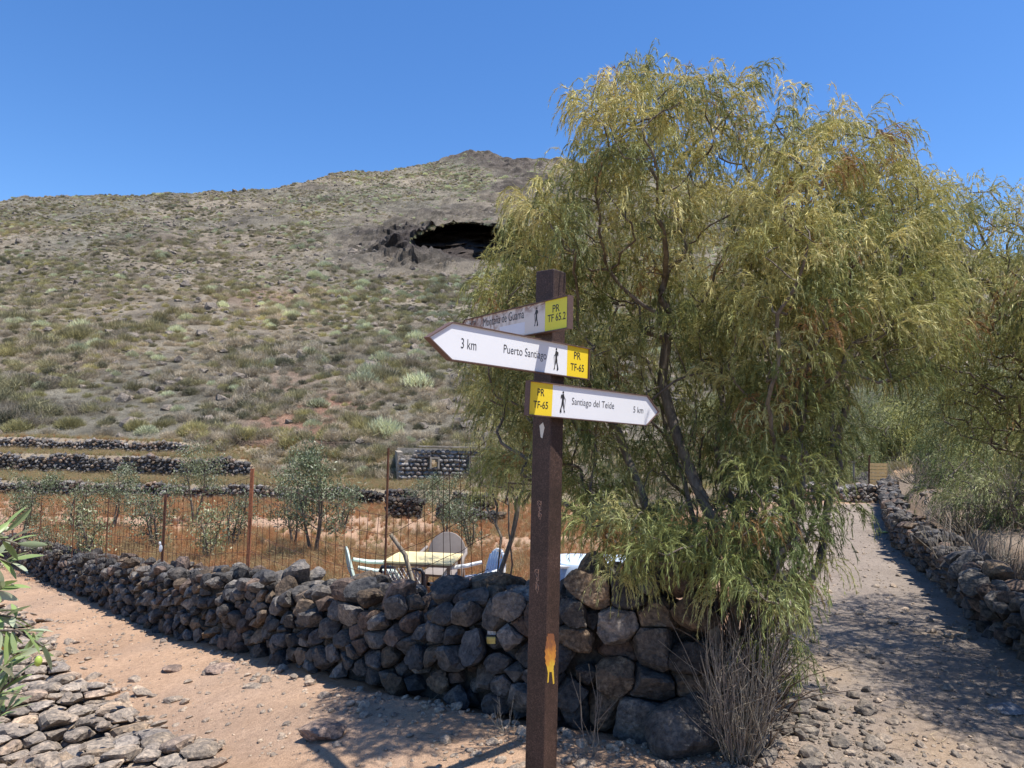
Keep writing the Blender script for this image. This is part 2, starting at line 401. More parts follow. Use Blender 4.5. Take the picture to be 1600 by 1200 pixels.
# far ground to the horizon, below everything
def far_ground():
    V = []; F = []
    r = [150, 400, 1500]; n = 48
    for k, q in enumerate(r):
        for i in range(n):
            a = 2 * pi * i / n; V.append((q * cos(a), q * sin(a), -6 - 4 * k))
    for k in range(2):
        for i in range(n): F.append((k * n + i, k * n + (i + 1) % n, (k + 1) * n + (i + 1) % n, (k + 1) * n + i))
    V.append((0, 0, -6)); c = len(V) - 1; T = [(i, (i + 1) % n, c) for i in range(n)]
    obj('ground', mesh('ground', V, [np.array(T), np.array(F)], M_HILL, True, np.tile([.24, .2, .15], (len(V), 1))), kind='structure')
far_ground()

# ------------------------------------------------------------------ stones
def stone_cell(p, nb, sp, D, an, gap, rnd, face=None):
    """radius along each direction: rock bounded by its neighbours' mid-planes and by its own random facets"""
    R = np.full(len(D), 0.0); k = 42.0
    pl = []
    if len(nb):
        d = (nb - p) / an; L = np.linalg.norm(d, axis=1); 
        for n_, m in zip(d / L[:, None], L / 2 - gap): pl.append((n_, max(m, .02)))
    for _ in range(8):
        v = rnd.normal(size=3); v /= np.linalg.norm(v); pl.append((v, sp * rnd.uniform(.5, .88)))
    if face is not None: pl.append((face, sp * rnd.uniform(.34, .5)))
    if face is not None:
        for _ in range(2):
            v = face + rnd.normal(size=3) * .5; v /= np.linalg.norm(v); pl.append((v, sp * rnd.uniform(.4, .56)))
    N_ = np.array([a for a, _ in pl]); m = np.array([b for _, b in pl])
    c = D @ N_.T; c = np.where(c > .02, c / m[None], 0)
    R = (c ** k).sum(1) ** (-1 / k)
    R = np.minimum(R, sp * 1.0)
    s0 = int(rnd.integers(1e6)) % 9973
    Q = D * 1.0
    nz = vn3(Q * 1.7 + s0, 1) * .04 - np.abs(vn3(Q * 3.3 + s0, 1)) * .06 + vn3(Q * 5.1 + s0 + 3, 1) * .03 + (vn3(Q * 10.3 + s0, 1) * .035 - np.abs(vn3(Q * 21. + s0, 1)) * .02 if len(D) > 200 else 0)
    return D * (R * (1 + nz))[:, None] * an
def stone_col(rnd, base='dark'):
    c = np.array([.098, .092, .088]) * rnd.uniform(.6, 1.4)
    u = rnd.random()
    if u < .16: c = c * np.array([1.35, 1.1, .85])
    elif u < .3: c = c * np.array([1.22, .98, .86])
    elif u < .42: c = c * 1.5
    elif u < .6: c = c * np.array([.85, .9, .98])
    return np.clip(c, .03, .5)
def build_wall(label, cat, name, line, Hf, spf, T, seed, an=(1, 1, .78), parts=300, sub=lambda d: 2, mat_=None, cull=None, group=None, batter=.05, brightness=1.0, zig=.0, gap=.002, coping=True, mark=None):
    """dry stone wall: stones packed in the volume (s along, t into, h up), each clipped against its neighbours"""
    rnd = np.random.default_rng(seed); L3 = smooth_line(line, 400); S_ = line_s(L3[:, :2]); tot = S_[-1]
    Tn = np.gradient(L3[:, :2], axis=0); Tn /= np.linalg.norm(Tn, axis=1)[:, None]; Nn = np.c_[Tn[:, 1], -Tn[:, 0]]  # into the wall
    an = np.array(an)
    pts = np.zeros((0, 3)); sps = np.zeros(0)
    ncand = int(tot * 9000 / max(1, (spf(0) / .15)) ** 0); ncand = min(ncand, 26000)
    acc = []; accs = []
    cell = {}
    cs = .35
    for _ in range(ncand):
        s = rnd.uniform(0, tot); sp = spf(s) * rnd.choice([.5, .75, 1, 1.3], p=[.25, .3, .27, .18]); H = Hf(s)
        t = rnd.uniform(.42 * sp, max(T - .3 * sp, .45 * sp)); h = rnd.uniform(min(.25 * sp, .3 * H), max(H - .18 * sp, .45 * H))
        t = t + batter * h
        p = np.array([s, t, h]); key = (int(s / cs), int(h / cs), int(t / cs)); ok = True
        for a in (-1, 0, 1):
            for b in (-1, 0, 1):
                for c in (-1, 0, 1):
                    for j in cell.get((key[0] + a, key[1] + b, key[2] + c), ()):
                        d = (acc[j] - p) / an
                        if d @ d < (.5 * (sp + accs[j])) ** 2 * .62: ok = False; break
                    if not ok: break
                if not ok: break
            if not ok: break
        if ok: cell.setdefault(key, []).append(len(acc)); acc.append(p); accs.append(sp)
    pts = np.array(acc); sps = np.array(accs)
    def world(Lc):
        s = np.clip(Lc[:, 0], -.3, tot + .3); i = np.clip(s, 0, tot)
        b = np.c_[[np.interp(i, S_, L3[:, k]) for k in range(3)]].T
        tn = np.c_[np.interp(i, S_, Tn[:, 0]), np.interp(i, S_, Tn[:, 1])]; nn = np.c_[np.interp(i, S_, Nn[:, 0]), np.interp(i, S_, Nn[:, 1])]
        xy = b[:, :2] + nn * Lc[:, 1:2] + tn * (Lc[:, 0] - i)[:, None]
        return np.c_[xy, b[:, 2] + Lc[:, 2] - .03]
    Wc = world(pts); px, py, dp = project(Wc)
    vis = (px > -60) & (px < 1660) & (py < 1260) & (dp > .5)
    front = (pts[:, 1] < sps * .95) | (pts[:, 2] > np.array([Hf(s) for s in pts[:, 0]]) - sps * .9) | (pts[:, 0] < .3) | (pts[:, 0] > tot - .3)
    score = sps / np.maximum(dp, .5) * np.where(vis, 1, .02) * np.where(front, 1, .1)
    order = np.argsort(-score)
    th = thing(name, label, cat, (float(L3[200, 0]), float(L3[200, 1]), float(L3[200, 2])), group); O = np.array(th.location)
    rest = MB(); rc = []
    for r_, i in enumerate(order):
        p = pts[i]; d = np.linalg.norm((pts - p) / an, axis=1); nb = pts[(d > 0) & (d < 2.1 * sps[i] + .1)]
        n = sub(dp[i] if vis[i] else 99); n = n if front[i] else 1; D, F = ICO[n]
        face = None
        if p[1] < sps[i] * .9: face = np.array([rnd.normal() * .22, -1, rnd.normal() * .22 + .06]); face /= np.linalg.norm(face)
        V = world(stone_cell(p, nb, sps[i], D, an, gap, rnd, face) + p) - O
        c = stone_col(rnd) * brightness
        if name == 'rubble_wall': c = c * .45 + np.array([.29, .235, .18]) * .62
        if r_ < parts and vis[i]: obj('stone', mesh('stone', V, F, mat_ or M_ROCK, False, np.tile(c, (len(V), 1))), th)
        else: rest.add(V, F); rc.append(np.tile(c, (len(V), 1)))
    if rc:
        obj('stones', rest.get('stones', mat_ or M_ROCK, False, np.concatenate(rc)), th, kind='stuff')
    # dark earth and rubble heart of the wall, well inside the stones
    ss = np.arange(.12, tot - .1, .12); k = MB(); V = []
    for s in ss:
        H = Hf(s); sp = spf(s)
        for (t, h) in ((.62 * sp, -.1), (.62 * sp + batter * H, H - .75 * sp), (T - .5 * sp, H - .75 * sp), (T - .5 * sp, -.1)): V.append((s, t, max(h, -.1)))
    V = world(np.array(V)) - O; m = len(ss); F = []
    for a in range(m - 1):
        for b in range(3): F.append((a * 4 + b, a * 4 + b + 1, a * 4 + 5 + b, a * 4 + 4 + b))
    F += [(0, 1, 2, 3), (4 * m - 1, 4 * m - 2, 4 * m - 3, 4 * m - 4)]
    obj('rubble_core', mesh('rubble_core', V, np.array(F), mat_ or M_ROCK, False, np.tile(np.array([.05, .045, .04]) * (1 if name != 'terrace_wall' else 2.0), (len(V), 1))), th)
    print(name, 'stones', len(pts))
    return th, world, S_
lwS = line_s(LW[:, :2])
def sub_n(d): return 4 if d < 4.25 else (3 if d < 6.5 else (2 if d < 12 else 1))
left_wall, lw_world, lwSS = build_wall('long dark dry stone wall between the tan dirt path and the fenced field', 'stone wall', 'dry_stone_wall', LW,
    lambda s: float(np.interp(s, lwS, LWH)) + .05 * sin(s * 5.1) + .03 * sin(s * 11.7), lambda s: float(np.interp(s, [0, 1.2, 3, 6, 10, 16], [.285, .265, .21, .17, .15, .2])),
    .5, 3, sub=sub_n)
RW3 = np.c_[RW, np.zeros(len(RW))][::-1]
rwS = line_s(RW3[:, :2])
build_wall('low retaining wall of small dark stones along the gravel path, holding up the brushy bank', 'stone wall', 'dry_stone_wall', RW3,
    lambda s: float(np.interp(s, rwS, np.linspace(.62, .44, len(rwS)))) + .05 * sin(s * 3.3) + .03 * sin(s * 9.1), lambda s: float(np.interp(s, [0, 6, 12, 15, 19], [.19, .16, .145, .17, .3])),
    .36, 5, sub=lambda d: 3 if d < 6.8 else (2 if d < 11 else 1), batter=.16, brightness=1.15)
# back low wall behind the far end of the gravel path
w4 = np.array([[9.75, 18.95, .0], [8.6, 18.75, 0], [7.1, 18.5, 0], [5.4, 17.9, -.1]])
build_wall('low pale stone wall across the far end of the gravel path beside the wooden pallet', 'stone wall', 'dry_stone_wall', w4,
    lambda s: .44 + .06 * sin(s * 4), lambda s: .2, .4, 8, sub=lambda d: 2, brightness=2.2, mat_=M_ROCKF, parts=120)
# terrace walls
def terr_wall(label, px0, px1, y0, H, seed, zb, brightness=1.45, Hfun=None, T=.34):
    ext = 1.0
    x0, x1 = (px0 - 800) / FPX * y0, (px1 - 800) / FPX * y0
    n = 8; L = np.array([[x1 + (x0 - x1) * i / n, y0 - .04, 0] for i in range(n + 1)]); L[:, 2] = zb
    s1 = line_s(L[:, :2])[-1]
    return build_wall(label, 'terrace wall', 'terrace_wall', L, Hfun or (lambda s: H * (.92 + .1 * sin(s * 2.3 + seed) + .05 * sin(s * 7.7)) * min(1, .8 + s * .3)), lambda s: .21, T, seed, parts=0,
        sub=lambda d: 1, brightness=brightness, mat_=M_ROCKF, batter=.03, gap=.0)
terr_wall('lowest long stone terrace wall running behind the olive saplings', -330, 590, 22, .52, 11, -.7)
terr_wall('middle stone terrace wall, the tallest of the three at the foot of the hillside', -330, 395, 25, .76, 12, -.25)
terr_wall('highest stone terrace wall tapering out at the edge of the scrub', -330, 292, 27, .56, 13, .42, 1.6)
terr_wall('broken dark terrace wall piece far behind the yellow table', 612, 652, 21.2, .55, 14, -.62, .9)
terr_wall('short dark stump of terrace wall just right of the tall fence post', 612, 660, 18.6, .72, 15, -.72, .6)
terr_wall('ragged dark terrace wall piece half hidden by the hanging foliage', 716, 772, 20.4, .5, 16, -.55, .7)
terr_wall('low rubble terrace wall below the ruined hut', 690, 790, 17.8, .5, 17, -.7, .8)
terr_wall('small dark terrace remnant left of the tall fence post', 560, 600, 21.5, .45, 18, -.6, .7)

# rubble edge at the lower left
RL = np.array([[-.8, 2.6, -.12], [-1.2, 3.4, -.19], [-1.5, 3.95, -.25], [-2.2, 4.75, -.38], [-3.15, 5.7, -.58], [-4.7, 7.6, -.76], [-7.2, 10.4, -.95]])[::-1]
RL[:, 2] = np.interp(RL[:, 0], _zx, _zz) - .02
build_wall('collapsed low edge of pale flat rubble stones on the near side of the dirt path', 'rubble wall', 'rubble_wall', RL,
    lambda s: .15 + .06 * sin(s * 3.1) + .04 * sin(s * 9), lambda s: .19 + .05 * sin(s * 2.7), 1.3, 21, an=(1.15, 1.1, .42), sub=lambda d: 3 if d < 5.2 else (2 if d < 9 else 1), brightness=2.3, batter=.25, gap=.004)

_rr2 = np.random.default_rng(9); _L = smooth_line(RL, 300); _m = 260; _i = _rr2.integers(60, 299, _m); _T = np.gradient(_L[:, :2], axis=0); _T /= np.linalg.norm(_T, axis=1)[:, None]
_o = _rr2.uniform(-.35, 1.2, _m); LOOSE_TOP = np.c_[_L[_i, :2] + np.c_[_T[_i, 1], -_T[_i, 0]] * _o[:, None], _o]
# loose stones that can be told apart
def loose(px, py, z, size, seed, label, name='boulder', cat='boulder', flat=.75, bright=1.0, sink=.3):
    rnd = np.random.default_rng(seed); D, F = ICO[4]
    V = stone_cell(np.zeros(3), np.zeros((0, 3)), size, D, np.array([1, .9, flat]), 0, rnd)
    p = atz(px, py, z); zz = gz(p[0], p[1])
    o = obj(name, mesh(name, V, F, M_ROCK, False, np.tile(stone_col(rnd) * bright, (len(V), 1)))); o['label'] = label; o['category'] = cat
    o.location = (p[0], p[1], zz + size * flat * (.5 - sink)); return o
loose(1083, 1172, 0, .25, 2, 'rounded dark boulder at the foot of the wall end, beside the grey twigs', flat=.85, bright=.8, sink=.12)
loose(505, 1148, -.15, .16, 5, 'pale flat rock lying in the tree shade on the dirt path', 'rock', 'rock', .45, 1.9)
loose(1570, 1113, 0, .105, 6, 'pale flat rock in the dappled shade of the gravel path', 'rock', 'rock', .35, 2.3)
loose(1366, 776, 0, .62, 7, 'large rounded boulder at the end of the low wall by the wooden pallet', flat=.8, bright=1.4, sink=.1)
loose(345, 1047, -.4, .13, 9, 'thin flat stone alone in the middle of the dirt path', 'rock', 'rock', .3, 1.9)
loose(270, 1040, -.45, .1, 10, 'small half-buried stone on the dirt path', 'rock', 'rock', .35, 1.5)

# ------------------------------------------------------------------ instanced ground cover (uncountable)
def gn_scatter(name, pts, rot, scl, vid, protos, **props):
    me = bpy.data.meshes.new(name); me.vertices.add(len(pts)); me.vertices.foreach_set('co', np.asarray(pts, np.float32).ravel())
    for nm, ty, fld, d in (('rot', 'FLOAT_VECTOR', 'vector', rot), ('scl', 'FLOAT_VECTOR', 'vector', scl), ('vid', 'INT', 'value', vid)):
        a = me.attributes.new(nm, ty, 'POINT'); a.data.foreach_set(fld, np.ascontiguousarray(d, np.int32 if ty == 'INT' else np.float32).ravel())
    c = bpy.data.collections.new(name + '_kinds')
    for i, (pm, nm) in enumerate(protos):
        po = bpy.data.objects.new('%02d_%s' % (i, nm), pm); c.objects.link(po)
    o = obj(name, me, kind='stuff')
    for k, v in props.items(): o[k] = v
    g = bpy.data.node_groups.new(name, 'GeometryNodeTree')
    g.interface.new_socket('Geometry', in_out='INPUT', socket_type='NodeSocketGeometry'); g.interface.new_socket('Geometry', in_out='OUTPUT', socket_type='NodeSocketGeometry')
    N = g.nodes; L = g.links; gi = N.new('NodeGroupInput'); go = N.new('NodeGroupOutput'); ip = N.new('GeometryNodeInstanceOnPoints')
    ci = N.new('GeometryNodeCollectionInfo'); ci.inputs['Collection'].default_value = c; ci.inputs['Separate Children'].default_value = True; ci.inputs['Reset Children'].default_value = True
    def na(n, ty):
        q = N.new('GeometryNodeInputNamedAttribute'); q.data_type = ty; q.inputs['Name'].default_value = n; return q.outputs[0]
    L.new(gi.outputs[0], ip.inputs['Points']); L.new(ci.outputs[0], ip.inputs['Instance']); ip.inputs['Pick Instance'].default_value = True
    L.new(na('vid', 'INT'), ip.inputs['Instance Index']); L.new(na('scl', 'FLOAT_VECTOR'), ip.inputs['Scale'])
    er = N.new('FunctionNodeEulerToRotation'); L.new(na('rot', 'FLOAT_VECTOR'), er.inputs[0]); L.new(er.outputs[0], ip.inputs['Rotation'])
    L.new(ip.outputs[0], go.inputs[0]); md = o.modifiers.new('scatter', 'NODES'); md.node_group = g
    return o
def rots(n, tilt=0): return np.c_[rng.uniform(-tilt, tilt, n), rng.uniform(-tilt, tilt, n), rng.uniform(0, 2 * pi, n)]
def blades(P0, P1, w, bend=None):
    """thin tapered triangles from P0 to P1"""
    d = P1 - P0; s = np.cross(d, rng.normal(size=d.shape)); s /= np.linalg.norm(s, axis=1)[:, None] + 1e-9
    w = np.broadcast_to(w, len(P0))[:, None]
    V = np.stack([P0 - s * w / 2, P0 + s * w / 2, P1], 1).reshape(-1, 3)
    return V, np.arange(len(V)).reshape(-1, 3)
def dome(n, r, h, w, L, up=.5, c0=(.2, .2, .1), cv=.2, mat_=None, name='shrub'):
    a = rng.uniform(0, 2 * pi, n); rr = np.sqrt(rng.random(n)) * r; zz = np.sqrt(np.maximum(1 - (rr / r) ** 2, 0)) * h * rng.uniform(.25, 1, n) ** .6
    P1 = np.c_[rr * np.cos(a), rr * np.sin(a), zz]
    d = P1 / (np.linalg.norm(P1, axis=1)[:, None] + .05) + rng.normal(size=(n, 3)) * .35 + [0, 0, up]; d /= np.linalg.norm(d, axis=1)[:, None]
    P0 = P1 - d * L * rng.uniform(.6, 1.2, n)[:, None]
    V, F = blades(P0, P1, w * rng.uniform(.6, 1.4, n))
    C = np.repeat(np.array(c0) * (1 + rng.normal(size=(n, 1)) * cv), 3, 0).clip(.01, .8)
    return mesh(name, V, F, mat_ or M_WEED, False, C)
def mdome(*a, c=None, **k):
    me = dome(*a, **k); return me
def shade_mat(nm, c, tr=.25): return leaf_mat(nm, c=c, trans=tr, rough=.8, rnd=.35)
K_GREY = shade_mat('grey_scrub', (.41, .355, .27)); K_OLV = shade_mat('olive_scrub', (.29, .265, .15)); K_YEL = shade_mat('yellow_green_scrub', (.37, .335, .16))
K_PALE = shade_mat('pale_euphorbia', (.5, .52, .34)); K_DKG = shade_mat('dark_green_scrub', (.16, .155, .1)); K_STRAW = shade_mat('straw_scrub', (.4, .34, .25))
protos = [(dome(420, .62, .62, .022, .42, .3, mat_=K_GREY), 'grey'), (dome(420, .66, .7, .028, .4, .5, mat_=K_OLV), 'olive'), (dome(420, .6, .6, .026, .42, .9, mat_=K_YEL), 'yellow'),
          (dome(600, .55, .55, .026, .24, .9, mat_=K_PALE), 'pale'), (dome(420, .55, .5, .035, .4, .5, mat_=K_DKG), 'dark'), (dome(350, .55, .4, .02, .42, .9, mat_=K_STRAW), 'straw')]
rockp = []
for i in range(6):
    rnd = np.random.default_rng(100 + i); D, F = ICO[1 if i < 3 else 2]
    V = stone_cell(np.zeros(3), np.zeros((0, 3)), 1, D, np.array([1, .8, .6]), 0, rnd)
    rockp.append((mesh('rock', V, F, M_ROCKF if i < 3 else M_ROCK, False, np.tile([.17, .15, .13] if i < 3 else [.3, .25, .205], (len(V), 1))), 'rock'))
def hill_scatter():
    n = 175000
    y = ALT + .5 + (215 - ALT) * rng.random(n) ** .72; x = rng.uniform(-.82, .85, n) * y
    k = (y < ridge(x / y) + 3); x, y = x[k], y[k]; z = ground(x, y)
    px, py, d = project(np.c_[x, y, z])
    cmk = cave_mask(px, py) > 0
    oc = np.clip(fbm2(x, y, .05, 4, 77) * 2.5 - .55, 0, 1); br = np.exp(-(((px - 690) / 120) ** 2) - ((py - 372 - (700 - px) * .12) / 38) ** 2)
    keep = ~cmk & ~(rng.random(len(x)) < br * .8) & ~(rng.random(len(x)) < oc * .25)
    gap = fbm2(x, y, .12, 3, 88); keep &= rng.random(len(x)) > np.clip(gap * 1.6 - .1, 0, .75)
    x, y, z, px, py = x[keep], y[keep], z[keep], px[keep], py[keep]; n = len(x)
    lo = sstep(95, 30, y); rt = sstep(350, 800, px)
    zone_ = fbm2(x, y, .06, 3, 55) + .35 * rng.normal(size=n)
    pr = np.stack([.42 + .0 * x, .2 + .15 * lo, .08 + .3 * lo * (zone_ > .1), .05 + .22 * rt * (1 - lo), .17 + 0 * x, .12 + .25 * (1 - rt)], 1)
    pr *= np.exp(np.c_[-zone_, zone_, zone_ * 1.5, 0 * zone_, 0 * zone_, -zone_]); pr /= pr.sum(1)[:, None]
    vid = (pr.cumsum(1) < rng.random(n)[:, None]).sum(1).clip(0, 5)
    s = rng.uniform(.25, .85, n) * (.75 + .45 * lo) * (1 + .5 * np.clip(fbm2(x, y, .3, 3, 19) * 2, -.6, 1)) * np.where(vid == 3, rng.uniform(.9, 1.7, n), 1)
    gn_scatter('hillside_scrub', np.c_[x, y, z - .05], rots(n, .2), np.c_[s, s, s * rng.uniform(.7, 1.1, n)], vid, protos)
    n = 26000; y = ALT + (205 - ALT) * rng.random(n) ** .8; x = rng.uniform(-1.0, 1.05, n) * y
    k = y < ridge(x / y) + 1; x, y = x[k], y[k]; px, py, d = project(np.c_[x, y, ground(x, y)])
    br = np.exp(-(((px - 690) / 130) ** 2) - ((py - 380 - (700 - px) * .12) / 45) ** 2); oc = np.clip(fbm2(x, y, .05, 4, 77) * 2.5 - .55, 0, 1)
    rd = (y > ridge(x / y) - 5) * (fbm2(x, y, .15, 3, 5) > 0)
    near_c = (cave_mask(px, py) > 0) | (cave_mask(px, py + 9) > 0) | (cave_mask(px, py - 6) > 0)
    k = (rng.random(len(x)) < .25 + 1.3 * br + oc + rd) & ~near_c; x, y = x[k], y[k]; br = br[k]; rd = rd[k]; n = len(x)
    s = np.minimum(rng.uniform(.15, .5, n) * (1 + 1.0 * br) * (rng.random(n) ** -.22), .85)
    gn_scatter('hillside_rocks', np.c_[x, y, ground(x, y)], rots(n, .5), np.c_[s, s, s], rng.integers(0, 3, n), rockp)
hill_scatter()
# single bushes that stand out on the hillside
def slope_scrub():
    n = 2600; y = rng.uniform(18.5, 29, n); x = rng.uniform(-.55, .62, n) * y; ta_ = x / y
    k = pip(x, y, FIELD) & (((y > 22.8) & (ta_ > -.05)) | ((y > 25.6) & (ta_ > -.36)) | ((y > 27.5) & (ta_ > -.46)) | ((y > 23) & (rng.random(n) < .0)) | ((y > 19) & (ta_ > .1)))
    x, y = x[k], y[k]; n = len(x); s = rng.uniform(.35, .95, n)
    gn_scatter('slope_scrub', np.c_[x, y, ground(x, y) - .03], rots(n, .2), np.c_[s, s, s * .85], rng.choice(6, n, p=[.45, .14, .08, .03, .1, .2]), protos)
slope_scrub()
def hill_pt(px, py):
    v = ray(px, py); t = np.linspace(ALT, 230, 3000); Pp = CAM + v[None] * (t / v[1])[:, None]
    zz = ground(Pp[:, 0], Pp[:, 1]); i = np.argmax(zz > Pp[:, 2]); return Pp[i]
bp = [dome(1900, 1, .95, .03, .35, .9, mat_=K_PALE), dome(1100, 1, .9, .035, .5, .6, mat_=K_YEL), dome(1100, 1, .9, .03, .5, .4, mat_=K_GREY), dome(1100, 1, .85, .04, .5, .5, mat_=K_DKG)]
BUSH = [('pale green bush on the dark slope below the cave', 'pale green bushes below the cave', 0, [(568, 437, 13), (492, 424, 13), (520, 452, 11), (538, 452, 11), (553, 462, 9), (627, 455, 11), (640, 460, 8), (475, 460, 8), (586, 466, 10), (600, 420, 7), (672, 458, 8), (505, 470, 8), (690, 432, 8), (715, 436, 8), (458, 476, 8)]),
        ('pale green bush on the grassy crest near the summit', 'pale green bushes near the summit', 0, [(690, 262, 6), (715, 270, 6), (745, 262, 7), (765, 272, 7), (790, 275, 7), (730, 290, 6), (700, 290, 7), (812, 290, 7), (770, 300, 6), (735, 246, 5), (665, 270, 5), (560, 285, 6)]),
        ('bright green bush on the open hillside left of the signs', 'green bushes on the left hillside', 1, [(290, 452, 10), (322, 440, 8), (278, 462, 8), (350, 600, 12), (235, 620, 13), (440, 560, 9), (60, 610, 14)]),
        ('olive green bush just above the stone terraces', 'bushes above the terraces', 1, [(305, 660, 26), (390, 668, 24), (110, 650, 26), (30, 655, 26), (215, 655, 22), (480, 640, 18), (560, 650, 20), (445, 672, 20)]),
        ('grey twiggy bush at the foot of the hillside', 'grey bushes above the terraces', 2, [(165, 668, 20), (265, 672, 18), (345, 676, 18), (430, 640, 16), (520, 672, 22), (590, 672, 18), (75, 668, 16), (480, 690, 22), (650, 650, 16), (380, 640, 15)]),
        ('dark green round bush right of the terraces, above the broken walls', None, 3, [(565, 715, 13)])]
for lab, grp, kd, L_ in BUSH:
    ORD = ['leftmost', 'second from the left', 'third from the left', 'fourth from the left', 'fifth from the left', 'sixth from the left', 'seventh from the left', 'eighth from the left', 'ninth from the left', 'tenth from the left', 'fifth from the right', 'fourth from the right', 'third from the right', 'second from the right', 'rightmost']
    L_ = sorted(L_); om_ = ORD if len(L_) == 15 else (ORD[:len(L_) - 3] + ORD[-3:] if len(L_) > 6 else ORD)
    for bi_, (px, py, rp) in enumerate(L_):
        lab_ = lab if len(L_) == 1 else lab + ', ' + om_[bi_]
        p = hill_pt(px, py + rp * .6); r = rp / FPX * p[1] * 1.05
        o = obj('bush', bp[kd]); o.location = (p[0], p[1], gz(p[0], p[1]) - .1 * r); o.scale = (r, r, r * random.uniform(.85, 1.1)); o.rotation_euler = (0, 0, random.uniform(0, 6))
        o['label'] = lab_; o['category'] = 'bush'
        if grp: o['group'] = grp

# field weeds: rusty red and straw dry plants
def tuft(n, r, h, c0, c1, w=.006, nm='tuft'):
    a = rng.uniform(0, 2 * pi, n); b = rng.random(n) * r; P0 = np.c_[b * np.cos(a) * .4, b * np.sin(a) * .4, np.zeros(n)]
    hh = h * rng.uniform(.35, 1, n); P1 = P0 + np.c_[np.cos(a) * b, np.sin(a) * b, hh]
    k = rng.uniform(.2, .9, n)[:, None]; Pm = P0 * (1 - k) + P1 * k; m = n  # side sprigs
    P2 = Pm + rng.normal(size=(m, 3)) * [.06, .06, .04] * h * 2.2 + [0, 0, .05 * h]
    V, F = blades(np.r_[P0, Pm], np.r_[P1, P2], w)
    t = rng.random(2 * n)[:, None]; C = np.array(c0) * t + np.array(c1) * (1 - t)
    return mesh(nm, V, F, M_WEED, False, np.repeat(C, 3, 0))
wp = [(tuft(70, .16, .38, (.42, .17, .08), (.5, .3, .13), .008), 'red'), (tuft(70, .18, .32, (.5, .31, .14), (.4, .2, .1), .008), 'orange'), (tuft(80, .15, .45, (.5, .4, .2), (.36, .25, .13)), 'straw'),
      (tuft(60, .14, .3, (.22, .24, .08), (.3, .28, .12), .008), 'green'), (tuft(70, .16, .25, (.5, .43, .27), (.38, .31, .18)), 'pale')]
n = 38000; x = rng.uniform(-20, 6, n); y = rng.uniform(4.5, 22, n); k = pip(x, y, FIELD) & (pdist(x, y, LW[:, :2]) > .65) & (pdist(x, y, PEDGE) > 1.6); x, y = x[k], y[k]
q = fbm2(x, y, .35, 4, 41) + .15 * rng.normal(size=len(x)); k = (q < .3 - .25 * (y > 13) * rng.random(len(y))) & (np.hypot(x - .0, y - 9) > 1.2); x, y, q = x[k], y[k], q[k]; n = len(x)
vid = np.where(q < -.25, rng.choice([0, 1, 2], n, p=[.42, .33, .25]), rng.choice([0, 1, 2, 3, 4], n, p=[.22, .3, .22, .08, .18])); s = rng.uniform(.45, 1.05, n) * np.where(y > 13, .6, .9)
gn_scatter('field_weeds', np.c_[x, y, ground(x, y)], rots(n, .15), np.c_[s, s, s], vid, wp)
n = 20000; x = rng.uniform(-26, 12, n); y = rng.uniform(22.2, 28, n); k = (pip(x, y, FIELD)); x, y = x[k], y[k]; n = len(x); s = rng.uniform(.25, .6, n)
gn_scatter('terrace_grass', np.c_[x, y, ground(x, y)], rots(n, .15), np.c_[s, s, s], rng.choice([1, 2, 3, 4], n, p=[.08, .35, .27, .3]), wp)

# gravel on the paths
def gravel():
    n = 24000; y = 2.6 + 15 * rng.random(n) ** 2.0; x = rng.uniform(-1, 1, n) * y * .85 + .0
    k = ~pip(x, y, FIELD) & ~pip(x, y, BANK); x, y = x[k], y[k]
    dl = pdist(x, y, LW[:, :2]); dr = pdist(x, y, RW); n = len(x)
    w = .22 + .8 * np.exp(-dl / .25) + .9 * np.exp(-dr / .3) + .45 * (x > 1.2) + .5 * np.exp(-(((x - 1.7) / .5) ** 2 + ((y - 4.3) / .7) ** 2)) + .5 * (fbm2(x, y, .9, 3, 3) > .2)
    k = rng.random(n) < w; x, y, dl, dr = x[k], y[k], dl[k], dr[k]; n = len(x)
    s = rng.uniform(.004, .011, n) * rng.random(n) ** -.45; s = np.minimum(s * (1 + .9 * np.exp(-dl / .2) + .8 * np.exp(-dr / .25)), .055)
    gn_scatter('gravel', np.c_[x, y, ground(x, y) + s * .15], rots(n, .5), np.c_[s, s, s], 3 + rng.integers(0, 3, n), rockp)
    n = 260; x = rng.uniform(-4.5, 3.6, n); y = rng.uniform(3.3, 9, n); k = ~pip(x, y, FIELD) & ~pip(x, y, BANK) & ((fbm2(x, y, .7, 3, 66) > .05) | (pdist(x, y, LW[:, :2]) < .3)); x, y = x[k], y[k]; s = np.minimum(.02 * rng.random(len(x)) ** -.5, .09)
    gn_scatter('embedded_stones', np.c_[x, y, ground(x, y) - s * .02], rots(len(x), .12), np.c_[s * 1.3, s, s * .35], 3 + rng.integers(0, 3, len(x)), rockp)
    x, y, o_ = LOOSE_TOP.T; s = np.minimum(.022 * rng.random(len(x)) ** -.5, .085); zt = np.where(o_ > .05, .15 + .08 * rng.random(len(x)), 0)
    gn_scatter('loose_rubble', np.c_[x, y, ground(x, y) + zt + s * .2], rots(len(x), .5), np.c_[s * 1.2, s, s * .7], 3 + rng.integers(0, 3, len(x)), rockp)
    # stony patch at the foot of the tree
    n = 420; x = rng.normal(1.65, .3, n); y = rng.normal(4.2, .42, n); s = .014 * rng.random(n) ** -.55; s = np.minimum(s, .075)
    k = ~pip(x, y, FIELD); x, y, s = x[k], y[k], s[k]
    gn_scatter('rubble', np.c_[x, y, ground(x, y) + s * .2], rots(len(x), .5), np.c_[s, s, s], 3 + rng.integers(0, 3, len(x)), rockp2)
rockp2 = []
